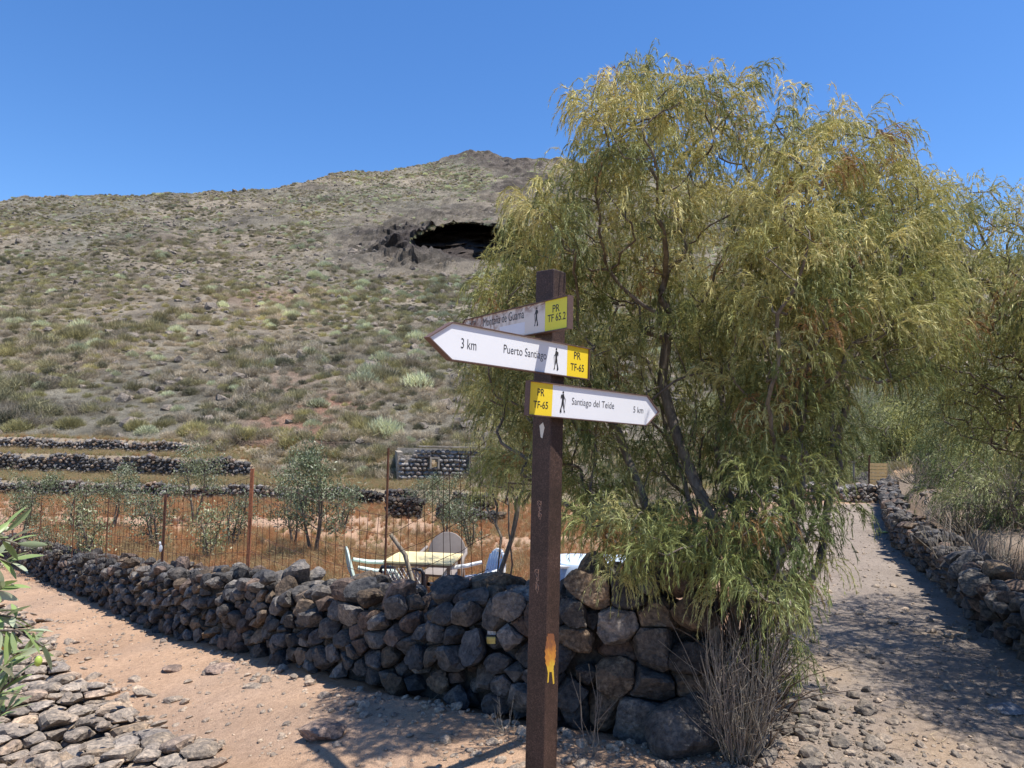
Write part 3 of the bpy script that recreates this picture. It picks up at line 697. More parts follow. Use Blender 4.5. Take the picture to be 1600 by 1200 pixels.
for i in range(6):
    rnd = np.random.default_rng(200 + i); D, F = ICO[2]
    V = stone_cell(np.zeros(3), np.zeros((0, 3)), 1, D, np.array([1, .8, .6]), 0, rnd)
    rockp2.append((mesh('rock', V, F, M_ROCK, False, np.tile(np.array([.2, .175, .15]) * rnd.uniform(.6, 1.4), (len(V), 1))), 'rock'))
gravel()
n = 1500; x = rng.uniform(3.2, 16, n); y = rng.uniform(3, 20, n); k = pip(x, y, BANK) & (pdist(x, y, RW) > .3); x, y = x[k], y[k]; n = len(x); s = rng.uniform(.02, .1, n)
gn_scatter('bank_rubble', np.c_[x, y, ground(x, y)], rots(n, .5), np.c_[s, s, s], rng.integers(0, 6, n), rockp2)
n = 900; x = rng.uniform(3.6, 18, n); y = rng.uniform(3, 27, n); k = pip(x, y, BANK) & (pdist(x, y, RW) > .65); x, y = x[k], y[k]; n = len(x); s = rng.uniform(.25, .7, n) * np.clip(y / 14, .45, 1)
gn_scatter('bank_scrub', np.c_[x, y, ground(x, y) - .02], rots(n, .25), np.c_[s, s, s * .8], rng.choice(6, n, p=[.5, .12, .08, 0, .1, .2]), protos)
# dry litter and straw stalks under the shrub
def litter():
    n = 2600; x = rng.uniform(-.5, 3.6, n); y = rng.uniform(3.1, 7, n); k = ~pip(x, y, FIELD) & (rng.random(n) < .25 + .75 * np.exp(-(((x - 1.9) / .8) ** 2 + ((y - 4.2) / 1.2) ** 2))); x, y = x[k], y[k]
    a = rng.uniform(0, 2 * pi, len(x)); L = rng.uniform(.02, .13, len(x)); P0 = np.c_[x, y, ground(x, y) + .004]
    P1 = P0 + np.c_[np.cos(a) * L, np.sin(a) * L, L * rng.uniform(.05, .4, len(x))]
    V, F = blades(P0, P1, .005); C = np.repeat(np.array([.42, .33, .21]) * rng.uniform(.6, 1.3, (len(x), 1)), 3, 0)
    obj('dry_litter', mesh('dry_litter', V, F, M_WEED, False, C), kind='stuff')
litter()
# ------------------------------------------------------------------ weeping shrubs (thread-leaved)
def graph_tree(base, A, stems, rnd, up=.35, alpha=.45):
    """greedy shortest-path tree from the base through the attractors A"""
    nodes = [np.array(base)]; par = [-1]; plen = [0.0]
    for st in stems:
        p = 0
        for q in st: nodes.append(np.array(q)); par.append(p); plen.append(plen[p] + np.linalg.norm(nodes[p] - nodes[-1])); p = len(nodes) - 1
    order = np.argsort(np.linalg.norm(A - np.array(base), axis=1))
    for i in order:
        a = A[i]; N_ = np.array(nodes); d = np.linalg.norm(N_ - a, axis=1); down = np.maximum(N_[:, 2] - a[2], 0)
        c = d + alpha * np.array(plen) * .5 + 1.2 * down; c[0] += 3
        j = int(np.argmin(c)); 
        nodes.append(a); par.append(j); plen.append(plen[j] + d[j])
    return np.array(nodes), par
def branches(nodes, par, r0, rmin, rnd, n_main, wob=.08):
    n = len(nodes); w = np.zeros(n); ch = [[] for _ in range(n)]
    for i in range(1, n): ch[par[i]].append(i)
    cnt = np.zeros(n)
    for i in range(n - 1, -1, -1): pass
    import sys; sys.setrecursionlimit(10000)
    def count(i):
        cnt[i] = 1 + sum(count(c) for c in ch[i]); return cnt[i]
    count(0)
    rad = rmin + (r0 - rmin) * (cnt / cnt[0]) ** .62
    mb = MB()
    def walk(i, start):            # follow the heaviest child so that limbs run smoothly
        path = [start, i] if start is not None else [i]
        while ch[path[-1]]:
            c = sorted(ch[path[-1]], key=lambda k: -cnt[k])
            for o in c[1:]: todo.append((o, path[-1]))
            path.append(c[0])
        return path
    todo = [(c, 0) for c in ch[0]]
    while todo:
        i, s = todo.pop(); p = walk(i, s)
        if len(p) < 2: continue
        P = nodes[p]; R_ = rad[p].copy(); R_[0] = min(R_[0], R_[1] * 1.15)
        # smooth + wobble
        Q, RR_ = [], []
        for k in range(len(P) - 1):
            for t in (0, .33, .66):
                p0 = P[max(k - 1, 0)]; p1 = P[k]; p2 = P[k + 1]; p3 = P[min(k + 2, len(P) - 1)]
                q = .5 * ((2 * p1) + (-p0 + p2) * t + (2 * p0 - 5 * p1 + 4 * p2 - p3) * t * t + (-p0 + 3 * p1 - 3 * p2 + p3) * t ** 3)
                L = np.linalg.norm(p2 - p1)
                if t > 0: q = q + rnd.normal(size=3) * wob * L
                Q.append(q); RR_.append(R_[k] * (1 - t) + R_[k + 1] * t)
        Q.append(P[-1]); RR_.append(R_[-1] * .6)
        big = max(RR_)
        mb.tube(np.array(Q), np.array(RR_), 8 if big > .02 else (5 if big > .006 else 3))
    return mb
def strands(P, Dr, L, nseg, nleaf, rnd, leafL=(.018, .034), w=.0017, grav=.5, col=None, wind=(0, 0, 0)):
    """pendulous shoots: start P, direction Dr, length L; each carries thread leaves"""
    n = len(P); step = (L / nseg)[:, None]; v = Dr / np.linalg.norm(Dr, axis=1)[:, None]; pts = [P]
    for k in range(nseg):
        v = v + np.array([0, 0, -grav]) * (k + 1) / nseg * 1.6 + rnd.normal(size=v.shape) * .10 + np.array(wind); v /= np.linalg.norm(v, axis=1)[:, None]
        pts.append(pts[-1] + v * step)
    pts = np.stack(pts, 1)
    # stem ribbons
    V0 = []; T0 = []
    side = rnd.normal(size=(n, 3)); side /= np.linalg.norm(side, axis=1)[:, None]
    ww = .0011
    A = pts + side[:, None] * ww; B = pts - side[:, None] * ww
    SV = np.stack([A, B], 2).reshape(-1, 3); m = nseg + 1
    base = (np.arange(n) * m * 2)[:, None] + np.arange(nseg)[None] * 2
    SQ = np.stack([base, base + 1, base + 3, base + 2], -1).reshape(-1, 4)
    SC = np.repeat(col * np.array([.95, .8, .7]), m * 2, 0)
    # leaves
    k = rnd.integers(1, nseg + 1, (n, nleaf)); f = rnd.random((n, nleaf, 1)); ii = np.arange(n)[:, None]
    p0 = pts[ii, k - 1] * (1 - f) + pts[ii, k] * f; tn = pts[ii, k] - pts[ii, k - 1]; tn /= np.linalg.norm(tn, axis=2)[..., None] + 1e-9
    d = tn * 1.0 + rnd.normal(size=p0.shape) * .34 + [0, 0, -.25]; d /= np.linalg.norm(d, axis=2)[..., None]
    p1 = p0 + d * rnd.uniform(*leafL, (n, nleaf, 1))
    s = np.cross(d, rnd.normal(size=d.shape)); s /= np.linalg.norm(s, axis=2)[..., None] + 1e-9
    LV = np.stack([p0 - s * w / 2, p0 + s * w / 2, p1], 2).reshape(-1, 3)
    LT = np.arange(len(LV)).reshape(-1, 3)
    LC = np.repeat(np.repeat(col, nleaf, 0) * rnd.uniform(.75, 1.3, (n * nleaf, 1)), 3, 0)
    return SV, SQ, SC, LV, LT, LC
GREENS = np.array([[.37, .37, .13], [.50, .475, .19], [.23, .26, .095], [.64, .6, .28]])
def crown(name, A, O, rnd, per, parent, loc, w=.0017, nleaf=26, hmin=0, hmax=1, spread=.16, Lr=(.12, .3), wind=(0, 0, 0), leafL=(.018, .034), bright=1.0, n_up=.45):
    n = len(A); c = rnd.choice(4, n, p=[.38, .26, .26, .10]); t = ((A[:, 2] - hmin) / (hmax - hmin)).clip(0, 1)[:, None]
    base = GREENS[c] * (np.array([.56, .66, .6]) * (1 - t) + np.array([1.12, 1.05, 1.0]) * t)  # sunlit top painted in: shoots brighter and yellower higher up, greener and dimmer below
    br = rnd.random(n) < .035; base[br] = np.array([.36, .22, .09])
    pr = np.repeat(np.arange(n), per); m = len(pr)
    a = rnd.uniform(0, 2 * pi, m); el = rnd.uniform(-.3, 1.0, m)
    ncl = 5; ca = rnd.uniform(0, 2 * pi, (n, ncl)); ce = rnd.uniform(-.2, 1.1, (n, ncl)); cl = rnd.integers(0, ncl, m)
    cd_ = np.stack([np.cos(ca) * np.cos(ce), np.sin(ca) * np.cos(ce), np.sin(ce)], -1) * .9 + O[:, None] * .7 + [0, 0, n_up * .5]
    dr = cd_[pr, cl] + rnd.normal(size=(m, 3)) * .28
    P = A[pr] + cd_[pr, cl] * (.15 + .85 * rnd.random((m, 1))) * spread * .6 + rnd.normal(size=(m, 3)) * .012
    L = rnd.uniform(*Lr, m)
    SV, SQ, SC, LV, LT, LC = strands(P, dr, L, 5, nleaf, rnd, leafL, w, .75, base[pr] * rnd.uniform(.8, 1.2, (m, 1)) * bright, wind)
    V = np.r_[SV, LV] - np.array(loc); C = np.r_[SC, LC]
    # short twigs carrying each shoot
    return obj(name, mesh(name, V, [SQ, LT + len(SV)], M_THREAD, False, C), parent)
def blue(cands, r, rnd, nmax):
    out = []; cell = {}
    for p in cands:
        k = tuple((p // r).astype(int)); ok = True
        for a in (-1, 0, 1):
            for b in (-1, 0, 1):
                for c in (-1, 0, 1):
                    for q in cell.get((k[0] + a, k[1] + b, k[2] + c), ()):
                        if (q - p) @ (q - p) < r * r: ok = False
        if ok: cell.setdefault(k, []).append(p); out.append(p)
        if len(out) >= nmax: break
    return np.array(out)
def sculpt_crown(poly, dc, T, rnd, r, nmax, ycut=None, hollow=.0, dens=None, dfun=None, inset=.0):
    poly = np.array(poly, float); lo, hi = poly.min(0), poly.max(0); C = []
    N_ = 26000; x = rnd.uniform(lo[0], hi[0], N_); y = rnd.uniform(lo[1], hi[1], N_)
    k = pip(x, y, [tuple(p) for p in poly]); x, y = x[k], y[k]
    dd_ = pdist(x, y, np.r_[poly, poly[:1]]) / FPX * dc; _k = dd_ > inset; x, y, dd_ = x[_k], y[_k], dd_[_k]
    Tm = T * np.sqrt(np.clip(1 - (1 - np.clip(dd_ / T, 0, 1)) ** 2, 0, 1)) + .05
    u = rnd.uniform(-1, 1, len(x)); u = np.where(rnd.random(len(x)) < .55, -np.abs(u) ** .45, u)
    for a, b, t, v in zip(x, y, Tm, u):
        if dens is not None and rnd.random() > dens(a, b): continue
        C.append(at(a, b, (dfun(a, b) if dfun else dc) + t * v))
    return blue(np.array(C), r, rnd, nmax)

rT = np.random.default_rng(11)
POLY1 = [(775, 770), (757, 715), (742, 620), (737, 560), (752, 500), (757, 440), (775, 400), (812, 385), (815, 330), (845, 300), (895, 262), (925, 240), (898, 180), (893, 168), (940, 148), (948, 110), (957, 100), (968, 118), (1010, 112), (1060, 118), (1092, 142), (1122, 138), (1165, 138), (1228, 152), (1252, 178), (1302, 172), (1350, 178), (1372, 198), (1412, 196), (1424, 210), (1400, 215), (1432, 255), (1445, 285), (1470, 335), (1480, 370), (1482, 450), (1488, 540), (1470, 590), (1420, 640), (1340, 680), (1300, 730), (1280, 800), (1255, 880), (1245, 960), (1190, 990), (1140, 930), (1085, 880), (1040, 905), (1000, 905), (960, 860), (900, 830), (860, 800), (820, 760), (800, 770)]
def dens1(a, b):
    d = 1.0
    if b < 270: d = .62
    if float(vn2(np.array(a), np.array(b), .016, 5)) > .25: d *= .3
    if 1120 < a < 1330 and 560 < b < 760: d = .55
    if 1180 < a < 1300 and b > 700: d = .5
    if a < 860 and b > 640: d = .5
    return d
def dep1(a, b): return 4.75 - .75 * float(sstep(620, 900, np.array(b))) - .52 * float(sstep(480, 330, np.array(b))) * float(sstep(1350, 1150, np.array(a))) 
A1 = sculpt_crown(POLY1, 4.75, 1.15, rT, .118, 1300, dens=dens1, dfun=dep1, inset=.06)
A1 = A1[A1[:, 2] > .35]
_px, _py, _d = project(A1); _s = np.array(sv); _g = A1 - _s * ((A1[:, 2:3] - 1.85) / _s[2]); _bs = (np.minimum(pdist(_g[:, 0], _g[:, 1], [(-.36, 2.82), (.35, 3.5)]), pdist(_g[:, 0], _g[:, 1], [(.07, 3.2), (.82, 3.8)])) < .25) & (A1[:, 2] > 1.7)
_bs |= (pdist(A1[:, 0], A1[:, 1], [(.07, 3.2), (.92, 3.87)]) < .42) & (np.abs(A1[:, 2] - 1.65) < .5)
A1 = A1[~_bs & (A1[:, 1] > 3.42) & ~((_px > 1315) & (_py > 600)) & ~((_px > 640) & (_px < 1110) & (_py > 400) & (_py < 735) & (A1[:, 1] < 4.16))]
B1 = atz(1172, 1178, 0); B1[2] = gz(B1[0], B1[1])
stems = []
for k, (px, py, d) in enumerate([(1085, 620, 4.6), (1010, 560, 4.7), (1180, 520, 5.0), (1290, 640, 4.7), (1340, 560, 4.9), (940, 640, 4.5), (1230, 700, 4.3), (1120, 480, 5.2), (1000, 350, 4.8), (1255, 430, 4.7), (1060, 700, 4.2)]):
    tgt = at(px, py, d); b0 = B1 + [rT.uniform(-.07, .07), rT.uniform(-.05, .12), .02]
    mid = b0 * .62 + tgt * .38 + [(.12 if px > 1200 else -.02), 0, .18]; q1 = b0 * .86 + tgt * .14 + [rT.uniform(-.03, .07), 0, .12]
    stems.append([b0 + [0, 0, .1], q1, b0 * .75 + tgt * .25 + [rT.uniform(0, .1), 0, .16], mid, mid * .5 + tgt * .5 + rT.normal(size=3) * .03, tgt])
nodes, par = graph_tree(B1, A1, stems, rT)
tree = thing('weeping_shrub_tree', 'big weeping yellow green tree with thread leaves at the end of the stone wall', 'tree', tuple(B1))
mb = branches(nodes - B1, par, .1, .0028, rT, 8, .05)
trk = obj('trunk', mb.get('trunk', M_BARK, True), tree)
par_a = np.array(par); ix = np.arange(len(nodes)); pos = {tuple(np.round(a, 5)): i for i, a in enumerate(nodes)}
def outdirs(A, nodes, par):
    O = []
    for a in A:
        i = pos[tuple(np.round(a, 5))]; d = nodes[i] - nodes[par[i]]; O.append(d / (np.linalg.norm(d) + 1e-9))
    return np.array(O)
O1 = outdirs(A1, nodes, par)
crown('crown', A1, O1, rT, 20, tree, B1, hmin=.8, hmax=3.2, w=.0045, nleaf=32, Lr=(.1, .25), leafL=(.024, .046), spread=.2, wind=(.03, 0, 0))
print('tree1 attractors', len(A1), len(A2) if 'A2' in globals() else '')
# drapes of foliage hanging over the wall top, one thing with the tree
dr_ = [(975, 868, 3.80), (1005, 862, 3.78), (940, 840, 3.85), (1040, 850, 3.8), (960, 905, 3.78), (915, 830, 3.9), (1000, 900, 3.76), (1075, 860, 3.8), (1235, 1000, 3.8), (1215, 960, 3.8), (1240, 960, 3.9), (1130, 900, 3.75), (1150, 880, 3.7), (1110, 850, 3.75), (1265, 860, 4.0), (1250, 910, 3.95), (1275, 800, 4.1), (1225, 840, 4.0), (1180, 1000, 3.8), (1245, 1070, 3.8), (1190, 940, 3.75), (1155, 820, 3.8), (1060, 800, 3.85), (1010, 810, 3.85), (960, 800, 3.9), (1205, 890, 3.9), (1235, 1035, 3.8), (1120, 935, 3.72), (1330, 800, 4.1), (1290, 880, 4.0), (1305, 760, 4.2)]
A1b = np.array([at(*q) for q in dr_]); O1b = np.tile([-.1, -.2, .1], (len(A1b), 1))
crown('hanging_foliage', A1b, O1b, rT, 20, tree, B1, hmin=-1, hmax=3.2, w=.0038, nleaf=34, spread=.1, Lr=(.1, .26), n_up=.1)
tw = MB()
for a in A1b:
    j = np.argmin(np.linalg.norm(nodes - a, axis=1) + 2 * np.maximum(a[2] - nodes[:, 2], 0)); p0 = nodes[j]; m = (p0 + a) / 2 + [0, 0, .12]
    t = np.linspace(0, 1, 7)[:, None]; tw.tube((1 - t) ** 2 * p0 + 2 * t * (1 - t) * m + t * t * a - B1, np.linspace(.007, .002, 7), 4)
obj('twigs', tw.get('twigs', M_BARK, True), tree, kind='stuff')
# shaggy bark fibres and basal shoots around the stems
V = []; F = []; fb = MB()
for k in range(260):
    st = stems[rT.integers(len(stems))]; t = rT.uniform(0, 1) ** 1.3; P_ = np.array([B1] + st[:4]); s = line_s(P_); q = np.array([np.interp(t * s[-1] * .8, s, P_[:, i]) for i in range(3)])
    q = q + rT.normal(size=3) * [.05, .05, .02]; d = np.array([rT.normal() * .3, rT.normal() * .3, 1]); L = rT.uniform(.15, .5); tt_ = np.linspace(0, 1, 5)[:, None]
    fb.tube(q + d * L * tt_ + np.array([rT.normal(), rT.normal(), -.3]) * .1 * tt_ ** 2 - B1, np.linspace(.006, .0015, 5), 3)
obj('bark_shoots', fb.get('bark_shoots', M_FIBRE, True), tree)

# dead grey twiggy shrub at the foot of the tree
def twig_clump(name, label, cat, base, n, H, spread, seed, mat_=M_TWIG, r=.0035, lean=(0, 0), group=None, fork=3):
    rnd = np.random.default_rng(seed); mb = MB()
    for i in range(n):
        a = rnd.uniform(0, 2 * pi); q = rnd.random() ** .6 * spread; h = H * rnd.uniform(.5, 1)
        p0 = np.array([cos(a) * q * .25, sin(a) * q * .25, 0]); p1 = np.array([cos(a) * q + lean[0] * h, sin(a) * q + lean[1] * h, h])
        t = np.linspace(0, 1, 7)[:, None]; c = np.array([cos(a) * q * .9, sin(a) * q * .9, h * .35]); Pp = (1 - t) ** 2 * p0 + 2 * t * (1 - t) * c + t * t * p1 + rnd.normal(size=(7, 3)) * .012 * H
        mb.tube(Pp, np.linspace(r, r * .35, 7), 4)
        for f in range(fork):
            k = rnd.integers(2, 6); d = (Pp[k] - Pp[k - 1]); d = d / np.linalg.norm(d) + rnd.normal(size=3) * .45; L = rnd.uniform(.15, .38) * H; s = np.linspace(0, 1, 4)[:, None]
            mb.tube(Pp[k] + d * L * s + rnd.normal(size=(4, 3)) * .008 * H, np.linspace(r * .6, r * .25, 4), 3)
    me = mb.get(name, mat_, True); o = obj(name, me); o['label'] = label; o['category'] = cat
    if group: o['group'] = group
    o.location = base; return o
b = atz(1172, 1195, 0); b[2] = gz(b[0], b[1])
twig_clump('dead_shrub', 'bundle of dead grey upright twigs in front of the weeping tree trunk', 'dead shrub', b + [-.05, -.0, -.02], 95, .7, .2, 4, r=.0038)
b = atz(925, 1178, 0); b[2] = gz(b[0], b[1])
twig_clump('dead_sprig', 'single thin dead sprig standing against the wall beside the signpost', 'dead shrub', b, 4, .42, .1, 5, r=.003, fork=3)
b = atz(850, 1160, 0); b[2] = gz(b[0], b[1])
twig_clump('dead_sprig', 'small dry twig tuft at the wall foot just left of the signpost', 'dead shrub', b + [-.2, .12, 0], 9, .16, .12, 6, r=.002)
for (px, py, z, lab, sd_, H) in ((870, 0, 0, '', 0, 0),):
    pass

# second weeping tree on the right bank
rT2 = np.random.default_rng(23)
POLY2 = [(1440, 640), (1428, 560), (1440, 470), (1452, 390), (1462, 335), (1492, 298), (1525, 292), (1545, 318), (1585, 322), (1640, 318), (1740, 300), (1900, 320), (2080, 420), (2160, 560), (2120, 720), (1960, 800), (1760, 780), (1620, 720), (1540, 700)]
def dens2(a, b): return .95 if a < 1620 else .5
A2 = sculpt_crown(POLY2, 5.9, 1.5, rT2, .21, 500, dens=dens2, dfun=lambda a, b: 6.2 - .9 * float(sstep(1560, 1800, np.array(a))))
_c = rT2.normal(size=(900, 3)); _c /= np.linalg.norm(_c, axis=1)[:, None]; _c *= rT2.random((900, 1)) ** .4
A2 = np.r_[A2, blue(_c * [1.25, 1.4, .75] + [4.4, 4.45, 2.5], .18, rT2, 360)]
_px, _py, _d = project(A2); A2 = A2[~((_px < 1625) & (A2[:, 1] < 5.2)) & ~((_px < 1460) & (_py > 560))]
B2 = np.array([5.5, 5.9, 0]); B2[2] = gz(5.5, 5.9)
st2 = []
for px, py, d in ((1500, 440, 6.2), (1560, 520, 6.4), (1650, 400, 5.8), (1800, 420, 5.4), (1900, 560, 5.2), (1480, 560, 6.6), (1590, 350, 6.5)):
    tgt = at(px, py, d); st2.append([B2 * .85 + tgt * .15 + [0, 0, .25], B2 * .6 + tgt * .4 + [0, 0, .3], B2 * .3 + tgt * .7 + [0, 0, .15] + rT2.normal(size=3) * .06, tgt])
nodes, par = graph_tree(B2, A2, st2, rT2)
pos = {tuple(np.round(a, 5)): i for i, a in enumerate(nodes)}
tree2 = thing('weeping_shrub_tree', 'weeping tree at the right edge with bare dark limbs reaching over the retaining wall', 'tree', tuple(B2))
obj('trunk', branches(nodes - B2, par, .12, .005, rT2, 8, .1).get('trunk', M_BARK, True), tree2)
crown('crown', A2, outdirs(A2, nodes, par), rT2, 15, tree2, B2, hmin=.8, hmax=3.6, nleaf=26, spread=.22, Lr=(.16, .4), leafL=(.025, .048), w=.0064)

# background thread-leaved bushes beyond the gravel path
def bush_mesh(seed, R_, H, n, per, w, tone):
    rnd = np.random.default_rng(seed); C = []
    while len(C) < n:
        p = rnd.uniform(-1, 1, 3); p[2] = abs(p[2])
        if .35 < np.linalg.norm(p) < 1 + .12 * sin(6 * atan2(p[1], p[0]) + seed): C.append(p * [R_, R_, H])
    A = np.array(C); nodes, par = graph_tree(np.zeros(3), A, [[np.array([.1, 0, .3]) * H], [np.array([-.1, .1, .35]) * H]], rnd)
    tr = branches(nodes, par, .05, .008, rnd, 4).get('branches', M_BARK, True)
    O = A / (np.linalg.norm(A, axis=1)[:, None]); c = GREENS[rnd.choice(4, n)] * tone; pr = np.repeat(np.arange(n), per); m = len(pr)
    dr = rnd.normal(size=(m, 3)) * .7 + O[pr] + [0, 0, .3]
    SV, SQ, SC, LV, LT, LC = strands(A[pr] + dr * .08, dr, rnd.uniform(.25, .6, m), 4, 12, rnd, (.05, .11), w, .7, c[pr])
    return tr, mesh('foliage', np.r_[SV, LV], [SQ, LT + len(SV)], M_THREAD, False, np.r_[SC, LC])
bm = [bush_mesh(1, 1.5, 1.8, 120, 16, .012, np.array([.5, .56, .55])), bush_mesh(2, 1.2, 1.3, 90, 16, .012, np.array([.78, .8, .65])), bush_mesh(3, 1.6, 2.3, 130, 16, .012, np.array([.55, .6, .75]))]
def bush(px, d, k, s, lab, grp=None, x=None):
    xx = (px - 800) / FPX * d; t = thing('bush', lab, 'bush', (xx, d, gz(xx, d) - .05), grp); t.scale = (s, s, s); t.rotation_euler = (0, 0, px * .37)
    obj('branches', bm[k][0], t); obj('foliage', bm[k][1], t)
for a in ((1285, 22.6, 0, 1.15, 'dark green bush just beyond the low wall, left of the wooden pallet'),
          (1338, 25, 2, 1.2, 'tall grey green bush rising behind the wooden pallet'),
          (1412, 24.5, 1, 1.35, 'bright yellow green bush right of the wooden pallet'),
          (1450, 24.5, 0, 1.1, 'green bush beyond the corner of the retaining wall'),
          (1250, 23, 2, 1.1, 'grey green bush partly hidden by the big weeping tree, beyond the path'),
          (1575, 17.5, 2, 1.0, 'tall green bush up on the right bank'),
          (1625, 12.5, 1, 1.15, 'yellow green bush at the right edge above the retaining wall'),
          (1590, 17, 0, 1.4, 'dark green bush at the right edge high on the bank'),
          (1475, 26, 0, 1.7, 'broad bush at the base of the rocky slope behind the right bank'),
          (1600, 9.2, 0, .75, 'low green bush leaning over the retaining wall at the right edge'),
          (1180, 27, 0, 1.5, 'bush glimpsed through the big tree at the foot of the hill'),
          (1380, 28, 2, 1.4, 'pale bush on the lower slope behind the pallet')):
    bush(*a)
for i, (px, py, z, n, H, sp_, lab) in enumerate(((1465, 745, .8, 90, .9, .9, 'tangled heap of dead grey branches on the bank near the path end'),
        (1555, 800, .9, 90, .8, .7, 'grey leafless shrub on the bank above the retaining wall'),
        (1590, 770, 1.0, 80, .9, .7, 'dead twiggy shrub at the right edge of the bank'),
        (1510, 790, .8, 60, .5, .5, 'small dry bush between the retaining wall and the grey shrub'),
        (1430, 738, .8, 70, .5, .8, 'beige dried grassy bush at the far corner of the bank'))):
    p = atz(px, py, z); p[2] = gz(p[0], p[1]) - .02
    twig_clump('dead_shrub', lab, 'dead shrub', p, n, H, sp_, 50 + i, r=.008, fork=4)

# ------------------------------------------------------------------ olive saplings in the field
def olive_mesh(seed, H, R_, n, bare=.35, tone=(1, 1, 1)):
    rnd = np.random.default_rng(seed); mb = MB(); tips = []
    ns = rnd.integers(2, 4)
    for i in range(ns):
        a = rnd.uniform(0, 2 * pi); t = np.linspace(0, 1, 7)[:, None]; p1 = np.array([cos(a) * R_ * .5, sin(a) * R_ * .5, H * rnd.uniform(.75, .95)])
        P_ = t * p1 + np.sin(t * pi) * np.array([-sin(a), cos(a), 0]) * .08; mb.tube(P_, np.linspace(.03, .006, 7), 6)
        for k in range(9):
            j = rnd.integers(2, 7); b = rnd.uniform(0, 2 * pi); d = np.array([cos(b), sin(b), rnd.uniform(.2, 1.1)]); L = R_ * rnd.uniform(.4, .85); s = np.linspace(0, 1, 5)[:, None]
            Q_ = P_[j] + d * L * s + np.array([0, 0, -.1]) * s ** 2; mb.tube(Q_, np.linspace(.008, .002, 5), 4); tips += [Q_[2], Q_[3], Q_[4]]
    tips = np.array([t_ for t_ in tips if t_[2] > H * bare]); k = rnd.integers(0, len(tips), n); P0 = tips[k] + rnd.normal(size=(n, 3)) * .09
    d = rnd.normal(size=(n, 3)) * .6 + [0, 0, .6]; d /= np.linalg.norm(d, axis=1)[:, None]; L = rnd.uniform(.04, .075, n)[:, None]
    s = np.cross(d, rnd.normal(size=(n, 3))); s /= np.linalg.norm(s, axis=1)[:, None]; m = P0 + d * L * .5
    V = np.stack([P0, m - s * .011, P0 + d * L, m + s * .011], 1).reshape(-1, 3); C = np.array([[.16, .185, .105], [.24, .26, .18], [.11, .14, .07]])[rnd.integers(0, 3, n)] * np.array(tone)
    return mb.get('trunk', M_BARK, True), mesh('crown', V, np.arange(4 * n).reshape(-1, 4), M_OLIVE, False, np.repeat(C, 4, 0))
om = [olive_mesh(1, 1.5, .5, 2200, .45, (1.1, 1.1, 1.05)), olive_mesh(2, 1.15, .5, 1500, .15, (1.05, 1.05, 1.0)), olive_mesh(3, 1.6, .65, 3400, .2, (.95, .98, .9)), olive_mesh(4, .9, .4, 900, .1, (1.6, 1.5, 1.3))]
for px, d, k, s, lab in ((314, 17, 0, 1.15, 'olive sapling with a bare straight trunk right of the fence post with the white tag'),
        (500, 12.5, 2, 1.15, 'largest bushy olive sapling, left of the tall fence post'), (470, 14, 0, .95, 'olive sapling behind the large bushy one, on its left'),
        (375, 13.5, 1, .95, 'slim olive sapling just left of the orange rusty post'), (258, 13, 1, 1.1, 'olive sapling directly behind the dark fence post with the white tag'),
        (190, 15.5, 0, .9, 'olive sapling second from the left in the field, behind the mesh'), (130, 15, 1, .95, 'olive sapling beside the pale dry stump plant at the left'),
        (50, 14.5, 2, .85, 'leftmost broad olive sapling near the far end of the wall'), (338, 12, 3, 1.0, 'sparse pale olive seedling with bleached stems in the red weeds'),
        (150, 11.5, 3, 1.05, 'small withered olive seedling near the wall, left part of the field'), (705, 15.5, 2, .8, 'rounded olive sapling behind the yellow table'),
        (742, 13.8, 1, .9, 'low olive bush right behind the table, near the white chair'), (665, 19, 1, .9, 'distant olive sapling between the broken terrace walls'),
        (90, 12.6, 1, .7, 'small dark olive sapling low behind the leftmost fence posts'), (545, 16, 1, .9, 'olive sapling just left of the tall thin fence post')):
    x = (px - 800) / FPX * d; t = thing('olive_sapling', lab, 'olive tree', (x, d, gz(x, d) - .03)); s *= .97; t.scale = (s, s, s); t.rotation_euler = (0, 0, px)
    obj('trunk', om[k][0], t); obj('crown', om[k][1], t)
# slender tree by the table: several bare stems under weeping foliage
rY = np.random.default_rng(31); BY = at(792, 880, 8.2); BY[2] = gz(BY[0], BY[1])
AY = np.array([at(rY.uniform(750, 850), rY.uniform(590, 790), 8.2 + rY.uniform(-.5, .5)) for _ in range(70)])
nY, pY = graph_tree(BY, AY, [[BY + [-.03, 0, .35], at(775, 820, 8.2), at(770, 760, 8.2)], [BY + [.04, 0, .3], at(808, 800, 8.25), at(815, 740, 8.2)], [BY + [0, 0, .4], at(795, 790, 8.1)]], rY)
pos = {tuple(np.round(a, 5)): i for i, a in enumerate(nY)}
ty = thing('slender_tree', 'slender young tree with forked bare stems beside the white chair', 'tree', tuple(BY))
obj('trunk', branches(nY - BY, pY, .035, .004, rY, 4).get('trunk', M_BARK, True), ty)
crown('crown', AY, outdirs(AY, nY, pY), rY, 22, ty, BY, hmin=-.5, hmax=3, nleaf=14, spread=.2, Lr=(.2, .4), leafL=(.03, .06), w=.004, bright=.9)

